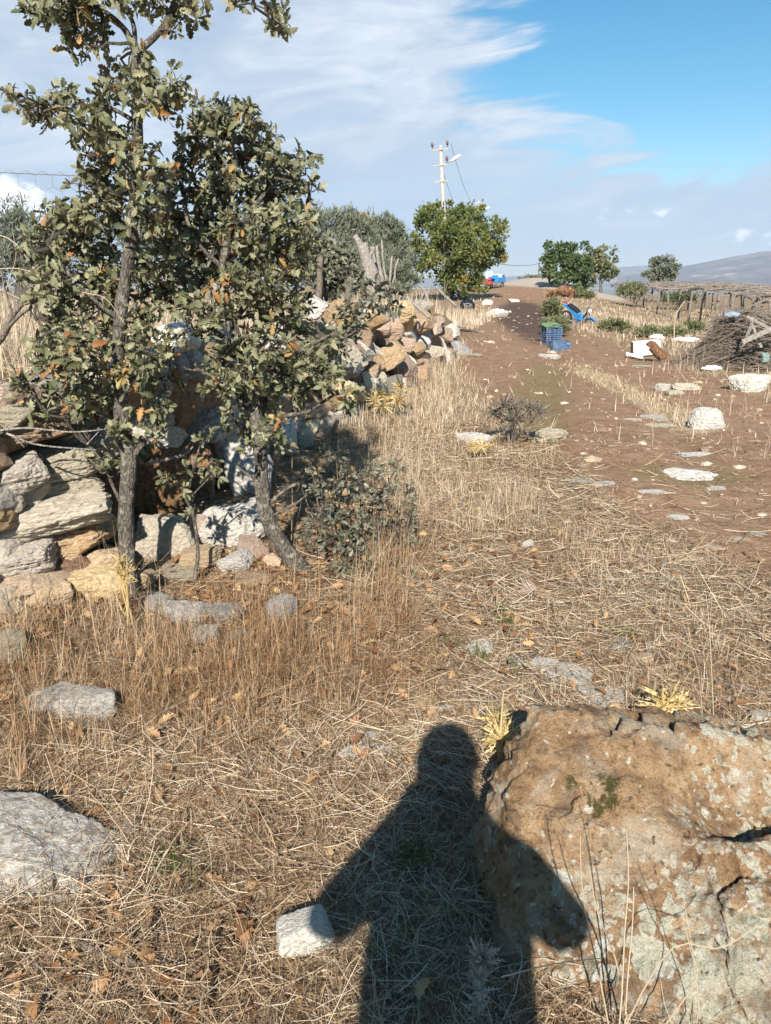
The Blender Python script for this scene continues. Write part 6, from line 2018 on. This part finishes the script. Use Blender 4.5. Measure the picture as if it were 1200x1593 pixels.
M['carton_brown'] = simple_mat('carton_brown', (.30, .19, .12), .9, var=.1)
M['lamp_glass'] = simple_mat('lamp_glass', (.7, .7, .68), .1, var=.02)


def on_ground(u, v):
    p = flat_at(u, v)
    return Vector((p.x, p.y, hz(p.x, p.y)))


cloth_heap('rubbish_bag', on_ground(729, 483) + Vector((0, .3, 0)), (.34, .32, .30), M['black_bag'], 'shiny black rubbish bag slumped under the round green tree', 'bag', 301)
cloth_heap('rubbish_bag', on_ground(718, 474) + Vector((0, 1.2, 0)), (.42, .4, .45), M['black_bag'], 'darker black bag behind the shiny one, in deep shade', 'bag', 302)
cloth_heap('plastic_bag', on_ground(774, 490), (.36, .3, .20), M['white_bag'], 'crumpled white plastic bags heaped at the lane\'s left edge', 'bag', 303)
cloth_heap('plastic_bag', on_ground(707, 506), (.13, .12, .13), M['white_bag'], 'small white plastic bag in dry grass left of the lane', 'bag', 304)
cloth_heap('plastic_bag', on_ground(1026, 528) + Vector((0, .2, 0)), (.20, .15, .10), M['white_bag'], 'grey white plastic scrap left of the folded sheet behind the carton', 'plastic', 305)
cloth_heap('plastic_sheet', on_ground(1066, 529), (.30, .15, .07), M['white_bag'], 'flat white plastic sheet at the foot of the brushwood heap', 'plastic', 306)
cloth_heap('plastic_bag', on_ground(1108, 577), (.16, .12, .07), M['white_bag'], 'dirty white plastic rag under the front of the brushwood heap', 'plastic', 307)
cloth_heap('net_bundle', at(1190, 562, 12.3), (.07, .06, .13), M['teal_net'], 'torn teal green netting hanging in the brushwood heap', 'netting', 308)
cloth_heap('net_bundle', at(1138, 492, 13.8), (.14, .12, .07), M['blue_net'], 'bluish netting on top of the brushwood heap', 'netting', 309)
cloth_heap('plastic_scrap', at(541, 439, 9.2), (.05, .05, .06), M['white_bag'], 'white plastic scrap hanging beside the dead stump', 'plastic', 310, 3)


def crate():
    root = empty('plastic_crate', (0, 0, 0), 'dark blue plastic crate standing open in front of the stack', 'crate', 'blue plastic crates')
    w, d, h, t = .42, .31, .20, .014
    mat = M['blue_plastic']
    m = MB()
    m.box((0, 0, .008), (w - .03, d - .03, .012))
    m.build('base', mat, root)
    for sx in (-1, 1):
        for sy in (-1, 1):
            MB().box((sx * (w / 2 - .016), sy * (d / 2 - .016), h / 2 + .004), (.032, .032, h + .008)).build('corner_post', mat, root)
    for sy in (-1, 1):
        for z, hh_ in ((.025, .04), (.085, .032), (.135, .026), (h - .014, .028)):
            MB().box((0, sy * (d / 2 - .007), z), (w - .066, t, hh_)).build('slat', mat, root)
        for x in (-.11, 0, .11):
            MB().box((x, sy * (d / 2 - .0075), h / 2), (.02, .009, h - .03)).build('rib', mat, root)
    for sx in (-1, 1):
        for z, hh_ in ((.025, .04), (.085, .032), (h - .014, .028)):
            MB().box((sx * (w / 2 - .007), 0, z), (t, d - .066, hh_)).build('slat', mat, root)
        MB().box((sx * (w / 2 - .0075), 0, h / 2), (.009, .02, h - .03)).build('rib', mat, root)
    return root


c1 = crate()
p = on_ground(873, 542)
c1.location = p + Vector((0, .16, .0)); c1.rotation_euler = (0, 0, .12)
c2 = copy_tree(c1); c2['label'] = 'lower blue crate of the stack, partly behind the single crate'
p = on_ground(860, 532)
c2.location = p + Vector((0, .16, 0)); c2.rotation_euler = (0, 0, .25)
c3 = copy_tree(c2); c3['label'] = 'upper blue crate of the stack, heaped with green netting'
c3.location = c2.location + Vector((0, 0, .207)); c3.rotation_euler = (0, 0, .2)
cloth_heap('net_heap', c3.location + Vector((-.05, .0, .2)), (.27, .2, .10), M['green_net'], 'heap of green netting piled on the upper blue crate', 'netting', 311)


def carton():
    g = on_ground(1012, 556)
    root = empty('carton', g + Vector((0, .3, 0)), 'tipped white carton lying on the bare earth behind a log', 'box')
    o = g + Vector((0, .3, 0))
    s = .0118
    rz, ry = -.12, -.10
    Mr = Matrix.Rotation(rz, 3, 'Z') @ Matrix.Rotation(ry, 3, 'Y')
    def P(x, y, z): return o + Mr @ Vector((x, y, z))
    W, D, Hh = .52, .30, .26
    for (c, sz, mt, nm) in (((.0, -D / 2, Hh / 2 + .03), (W, .008, Hh), 'carton_white', 'side'), ((0, D / 2, Hh / 2 + .03), (W, .008, Hh), 'carton_white', 'side'), ((0, 0, Hh + .034), (W, D + .006, .008), 'carton_white', 'top'),
                            ((0, 0, .028), (W, D + .006, .008), 'carton_white', 'bottom'), ((W / 2 + .004, 0, Hh / 2 + .03), (.008, D, Hh), 'carton_white', 'end'), ((-W / 2 - .004, 0, Hh / 2 + .03), (.012, D, Hh + .012), 'carton_brown', 'end')):
        MB().box(P(*c), sz, Mr).build(nm, M[mt], root)
    R2 = Matrix.Rotation(-.25, 3, 'Z') @ Matrix.Rotation(.22, 3, 'Y') @ Matrix.Rotation(.25, 3, 'X')
    MB().box(P(-.28, -.34, .06), (.34, .16, .008), R2).build('flap', M['carton_white'], root)


carton()


def log():
    Y = on_ground(1030, 562).y
    pts = [(1003, 560, Y), (1006, 548, Y), (1012, 537, Y - .02), (1019, 543, Y - .05), (1026, 551, Y - .08), (1036, 556, Y - .1), (1044, 559, Y - .12)]
    P = [at(*q) for q in pts]
    b = P[3].copy(); b.z = hz(b.x, b.y)
    root = empty('log', b, 'short brown curved log leaning on the white carton', 'log')
    S = spline(P, 30)
    r = np.interp(np.linspace(0, 1, 30), [0, .25, .5, .8, 1], [.05, .075, .095, .085, .06])
    M['log_bark'] = bark_mat('log_bark', (.07, .035, .02), (.27, .145, .08), None, .5)
    MB().tube(S[8:], r[8:] * (1 + .12 * fbm(S[8:] * 9, 3, 2)), 12).build('trunk', M['log_bark'], root, smooth=True)
    for k in range(5):
        q = S[-1] + np.array([.02, -.01, 0])
        MB().tube(wiggle(q - np.array([.05, 0, 0]), q + np.array([random.uniform(.02, .08), random.uniform(-.06, .06), random.uniform(-.05, .06)]), 4, .1), [.02, .015, .012, .006], 5).build('root_stub', M['log_bark'], root)


log()


def wheel(root, c, r, axis=(0, 1, 0), w=.035):
    t = MB().torus(c, axis, r - w, w, 28, 8).build('tyre', M['rubber'], root, smooth=True)
    rim = MB().torus(c, axis, r - 2 * w - .01, .014, 24, 6)
    rim.build('rim', M['steel'], t, smooth=True)
    sp = MB()
    ax = Vector(axis).normalized(); u = ax.orthogonal().normalized(); v = ax.cross(u)
    c = Vector(c)
    for k in range(16):
        a = k * math.pi / 8
        sp.tube([c + ax * (.02 if k % 2 else -.02), c + (u * math.cos(a) + v * math.sin(a)) * (r - 2 * w - .01)], .004, 4)
    sp.tube([c - ax * .06, c + ax * .06], .03, 8)
    sp.build('spokes', M['steel'], t)
    return t


def moped():
    root = empty('moped', (0, 0, 0), 'bright blue moped lying half hidden in weeds on the verge', 'moped')
    wheel(root, (-.60, 0, .29), .29); wheel(root, (.62, 0, .29), .29)
    bl = M['moped_blue']
    m = MB()
    outl = [(-.82, .80), (-.80, .90), (-.62, .86), (-.30, .74), (.10, .62), (.20, .58), (.26, .44), (.20, .28), (-.02, .26), (-.12, .34), (-.26, .50), (-.50, .66)]
    m.prism(outl, .20, Matrix.Identity(4))
    f = m.build('fairing', bl, root)
    bv = f.modifiers.new('b', 'BEVEL'); bv.width = .03; bv.segments = 3
    MB().prism([(-.84, .90), (-.78, .98), (-.70, .96), (-.66, .87)], .07, Matrix.Identity(4)).build('tail_light', M['red_paint'], root)
    s = MB(); s.prism([(-.60, .88), (-.56, .92), (-.2, .82), (.02, .72), (.0, .66), (-.32, .76)], .24, Matrix.Identity(4)); s.build('seat', M['seat_black'], root)
    MB().tube([(.20, 0, .42), (.34, 0, .66), (.40, 0, .86)], .045, 8).build('frame_tube', M['dark_metal'], root)
    for sy in (-.07, .07):
        MB().tube([(.62, sy, .29), (.50, sy, .60), (.42, sy, .90)], .022, 8).build('fork', M['steel'], root)
        MB().tube([(-.60, sy * 1.4, .30), (-.25, sy * 1.3, .34), (.05, sy, .32)], .02, 6).build('swing_arm', M['dark_metal'], root)
    MB().tube([(.30, -.32, 1.04), (.38, -.20, 1.02), (.42, 0, .94), (.38, .20, 1.02), (.30, .32, 1.04)], .014, 6).build('handlebar', M['steel'], root)
    for sy in (-.35, .35):
        MB().tube([(.29, sy - .05, 1.04), (.29, sy + .05, 1.04)], .02, 8).build('grip', M['rubber'], root)
    hl = MB(); hl.ball((.52, 0, .88), (.08, .10, .10)); hl.build('headlight', M['lamp_glass'], root, smooth=True)
    e = MB(); e.box((.12, 0, .30), (.26, .20, .20)); e.tube([(.2, 0, .32), (.36, 0, .40)], .06, 8); e.build('engine', M['steel'], root)
    MB().tube([(.25, -.12, .28), (.0, -.14, .20), (-.5, -.15, .26), (-.75, -.15, .34)], [.02, .022, .04, .035], 8).build('exhaust', M['steel'], root)
    g = MB(); th = np.linspace(.5, 2.6, 9); g.tube([(.62 + .32 * math.cos(a), 0, .29 + .32 * math.sin(a)) for a in th], .035, 6); g.build('mudguard', bl, root)
    return root


mo = moped()
p = on_ground(905, 506)
mo.location = Vector((p.x, p.y + .6, hz(p.x, p.y + .6) - .1)); mo.rotation_euler = (R(16), R(14), R(-42)); mo.scale = (.74, .74, .74)


def tricycle():
    root = empty('cargo_tricycle', (0, 0, 0), 'red motor tricycle with blue cargo box parked beside the round green tree', 'tricycle')
    wheel(root, (1.15, 0, .30), .30, w=.045)
    for sy in (-.55, .55):
        wheel(root, (-1.0, sy, .30), .30, w=.06)
    MB().tube([(1.15, -.08, .30), (.98, -.08, .65), (.86, -.06, .98)], .025, 6).build('fork', M['steel'], root)
    MB().tube([(1.15, .08, .30), (.98, .08, .65), (.86, .06, .98)], .025, 6).build('fork', M['steel'], root)
    MB().tube([(.72, -.38, 1.10), (.82, -.2, 1.06), (.86, 0, 1.0), (.82, .2, 1.06), (.72, .38, 1.10)], .016, 6).build('handlebar', M['steel'], root)
    t = MB(); t.ball((.52, 0, .82), (.30, .16, .15), 3); t.build('fuel_tank', M['red_paint'], root, smooth=True)
    h = MB(); h.ball((1.0, 0, .92), (.10, .12, .12), 3); h.build('headlight', M['lamp_glass'], root, smooth=True)
    s = MB(); s.prism([(.30, .80), (.26, .90), (-.25, .90), (-.30, .80)], .30, Matrix.Identity(4)); s.build('seat', M['seat_black'], root)
    e = MB(); e.box((.40, 0, .45), (.40, .26, .36)); e.build('engine', M['dark_metal'], root)
    MB().tube([(.86, 0, .95), (.6, 0, .65), (.3, 0, .32), (-.4, 0, .36), (-1.0, 0, .32)], .035, 6).build('frame_tube', M['red_paint'], root)
    MB().prism([(.70, .40), (.62, .70), (.20, .70), (.05, .40)], .34, Matrix.Identity(4)).build('side_cover', M['red_paint'], root)
    g = MB(); th = np.linspace(.3, 2.5, 9); g.tube([(1.15 + .35 * math.cos(a), 0, .30 + .35 * math.sin(a)) for a in th], .045, 6); g.build('mudguard', M['red_paint'], root)
    # cargo box
    bl = M['moped_blue']
    MB().box((-1.0, 0, .58), (1.45, 1.05, .05)).build('bed_floor', M['dark_metal'], root)
    for sy in (-1, 1):
        MB().box((-1.0, sy * .51, .80), (1.45, .04, .40)).build('side_board', bl, root)
    MB().box((-1.70, 0, .80), (.04, .98, .40)).build('tail_board', bl, root)
    MB().box((-.30, 0, .90), (.04, .98, .62)).build('head_board', bl, root)
    l = MB(); l.box((-.85, .05, 1.02), (.75, .8, .5)); lo = l.build('white_load', M['white_bag'], root)
    bv = lo.modifiers.new('b', 'BEVEL'); bv.width = .09; bv.segments = 3
    MB().box((-1.45, 0, 1.08), (.4, .9, .30)).build('blue_load', M['blue_plastic'], root)
    MB().box((.62, 0, 1.28), (.02, .62, .42), Matrix.Rotation(-.35, 3, 'Y')).build('windscreen', M['lamp_glass'], root)
    return root


tr = tricycle()
p = on_ground(767, 463.5)
tr.location = Vector((p.x, p.y + .8, hz(p.x, p.y + .8))); tr.rotation_euler = (0, 0, R(236)); tr.scale = (.78, .78, .78)


def trailer():
    root = empty('trailer', (0, 0, 0), 'small rusty red trailer in the shade left of the tricycle', 'trailer')
    for sy in (-.6, .6):
        wheel(root, (0, sy, .28), .28, w=.06)
    MB().box((0, 0, .50), (1.7, 1.0, .06)).build('bed', M['rust_red'], root)
    for sy in (-1, 1):
        MB().box((0, sy * .48, .70), (1.7, .04, .34)).build('side_board', M['rust_red'], root)
    for sx in (-1, 1):
        MB().box((sx * .83, 0, .70), (.04, .91, .34)).build('end_board', M['rust_red'], root)
    MB().tube([(.85, 0, .48), (1.6, 0, .45)], .04, 6).build('drawbar', M['rust_red'], root)
    MB().tube([(1.55, 0, .45), (1.55, 0, .02)], .03, 6).build('jack_leg', M['dark_metal'], root)
    return root


tl = trailer()
p = on_ground(738, 464)
tl.location = Vector((p.x, p.y + .6, hz(p.x, p.y + .6))); tl.rotation_euler = (0, 0, R(12))


# ------------------------------------------------------------ the photographer, who casts the long shadow
def photographer():
    gz = hz(0, -.40)
    root = empty('person', (0.0, -.40, gz), 'standing photographer holding up a phone, shown only by a shadow on the straw', 'person')
    J, E, Rd = [], [], []
    def j(p, r, parent=None):
        J.append(p); Rd.append(r if isinstance(r, tuple) else (r, r))
        if parent is not None:
            E.append((parent, len(J) - 1))
        return len(J) - 1
    pel = j((0, -.02, .98), (.22, .16))
    wa = j((0, -.02, 1.14), (.22, .16), pel); ch = j((0, -.02, 1.33), (.225, .16), wa); sh = j((0, -.01, 1.49), (.16, .12), ch)
    nk = j((0, .01, 1.59), .085, sh); hd0 = j((0, .03, 1.66), (.095, .10), nk); hd1 = j((0, .03, 1.76), (.112, .122), hd0); j((0, .02, 1.845), (.085, .092), hd1)
    for s in (-1, 1):
        sj = j((s * .18, -.01, 1.46), .085, sh); el = j((s * .30, .07, 1.27), .068, sj); wr = j((s * .10, .30, 1.40), .038, el)
        pm_ = j((s * .072, .345, 1.46), (.040, .024), wr)
        hp = j((s * .10, -.02, .88), .098, pel); kn = j((s * .12, .01, .50), .066, hp); an = j((s * .13, -.02, .10), .044, kn); j((s * .15, .15, .04), (.04, .03), an)
    me = bpy.data.meshes.new('body')
    me.from_pydata(J, E, [])
    o = bpy.data.objects.new('body', me); COL.objects.link(o)
    sk = o.modifiers.new('skin', 'SKIN'); sk.use_smooth_shade = True
    for v, r in zip(me.skin_vertices[0].data, Rd):
        v.radius = r
    me.skin_vertices[0].data[0].use_root = True
    sub = o.modifiers.new('sub', 'SUBSURF'); sub.levels = 2; sub.render_levels = 2
    bpy.context.view_layer.update()
    dg = bpy.context.evaluated_depsgraph_get()
    nm = bpy.data.meshes.new_from_object(o.evaluated_get(dg))
    nm.name = 'body'
    o.modifiers.clear()
    o.data = nm
    for m in (simple_mat('jacket', (.06, .08, .12), .9), simple_mat('skin', (.45, .28, .20), .6, var=.05), simple_mat('trousers', (.05, .05, .055), .9), simple_mat('shoe', (.04, .03, .025), .6)):
        nm.materials.append(m)
    for p in nm.polygons:
        c = p.center
        hand = c.y > .30 and c.z > 1.2
        p.material_index = 1 if (c.z > 1.58 or hand) else 3 if c.z < .11 else 2 if c.z < .93 else 0
    o.parent = root
    hair = MB()
    d, f = ico(3)
    v = d * np.array([.104, .116, .11]) + np.array([0, .005, 1.77])
    keep = ~((v[:, 1] > .06) & (v[:, 2] < 1.82)) & (v[:, 2] > 1.69)
    fk = f[keep[f].all(1)]
    hair.add(v, fk)
    ho = hair.build('hair', simple_mat('hair', (.02, .015, .012), .7), None, True); ho.parent = root
    fm = M['skin_face'] = simple_mat('skin_face', (.45, .28, .20), .6, var=.05)
    n_ = MB(); n_.ball((0, .135, 1.735), (.014, .02, .022)); no = n_.build('nose', fm, None, True); no.parent = root
    for s in (-1, 1):
        e = MB(); e.ball((s * .033, .118, 1.765), (.013, .010, .009)); eo = e.build('eye', M['lamp_white'], None, True); eo.parent = root
        e = MB(); e.ball((s * .098, .02, 1.745), (.012, .022, .032)); eo = e.build('ear', fm, None, True); eo.parent = root
        # fingers folded round the phone's edge
        for k, L in enumerate((.9, 1.0, .95, .78)):
            z = 1.485 - k * .018
            fb = MB()
            fb.tube([(s * .070, .345, z), (s * .066, .372, z + .002), (s * .052, .3905, z + .003), (s * (.052 - .018 * L), .3905, z + .003)], [.0088, .0084, .0078, .0066], 7)
            fo = fb.build('finger', fm, None, True); fo.parent = root
        tb = MB(); tb.tube([(s * .062, .338, 1.475), (s * .050, .352, 1.50), (s * .030, .358, 1.515)], [.011, .010, .008], 7)
        to = tb.build('thumb', fm, None, True); to.parent = root
    mth = MB(); mth.ball((0, .122, 1.69), (.026, .008, .008)); mo_ = mth.build('mouth', simple_mat('lip', (.35, .14, .12), .5), None, True); mo_.parent = root
    ph = empty('phone', (0, -.025, 1.535), 'black phone held up upright by the photographer', 'phone')
    b = MB(); b.box((0, 0, 0), (.076, .0085, .164)); bo = b.build('case', M['dark_metal'], None); bo.parent = ph
    bv = bo.modifiers.new('b', 'BEVEL'); bv.width = .003; bv.segments = 2
    s_ = MB(); s_.box((0, -.0048, 0), (.068, .0008, .150)); so = s_.build('screen', simple_mat('screen', (.01, .01, .012), .1), None); so.parent = ph
    l_ = MB(); l_.tube([(0, .004, .065), (0, .0055, .065)], .008, 12); lo = l_.build('lens', M['dark_metal'], None); lo.parent = ph


photographer()
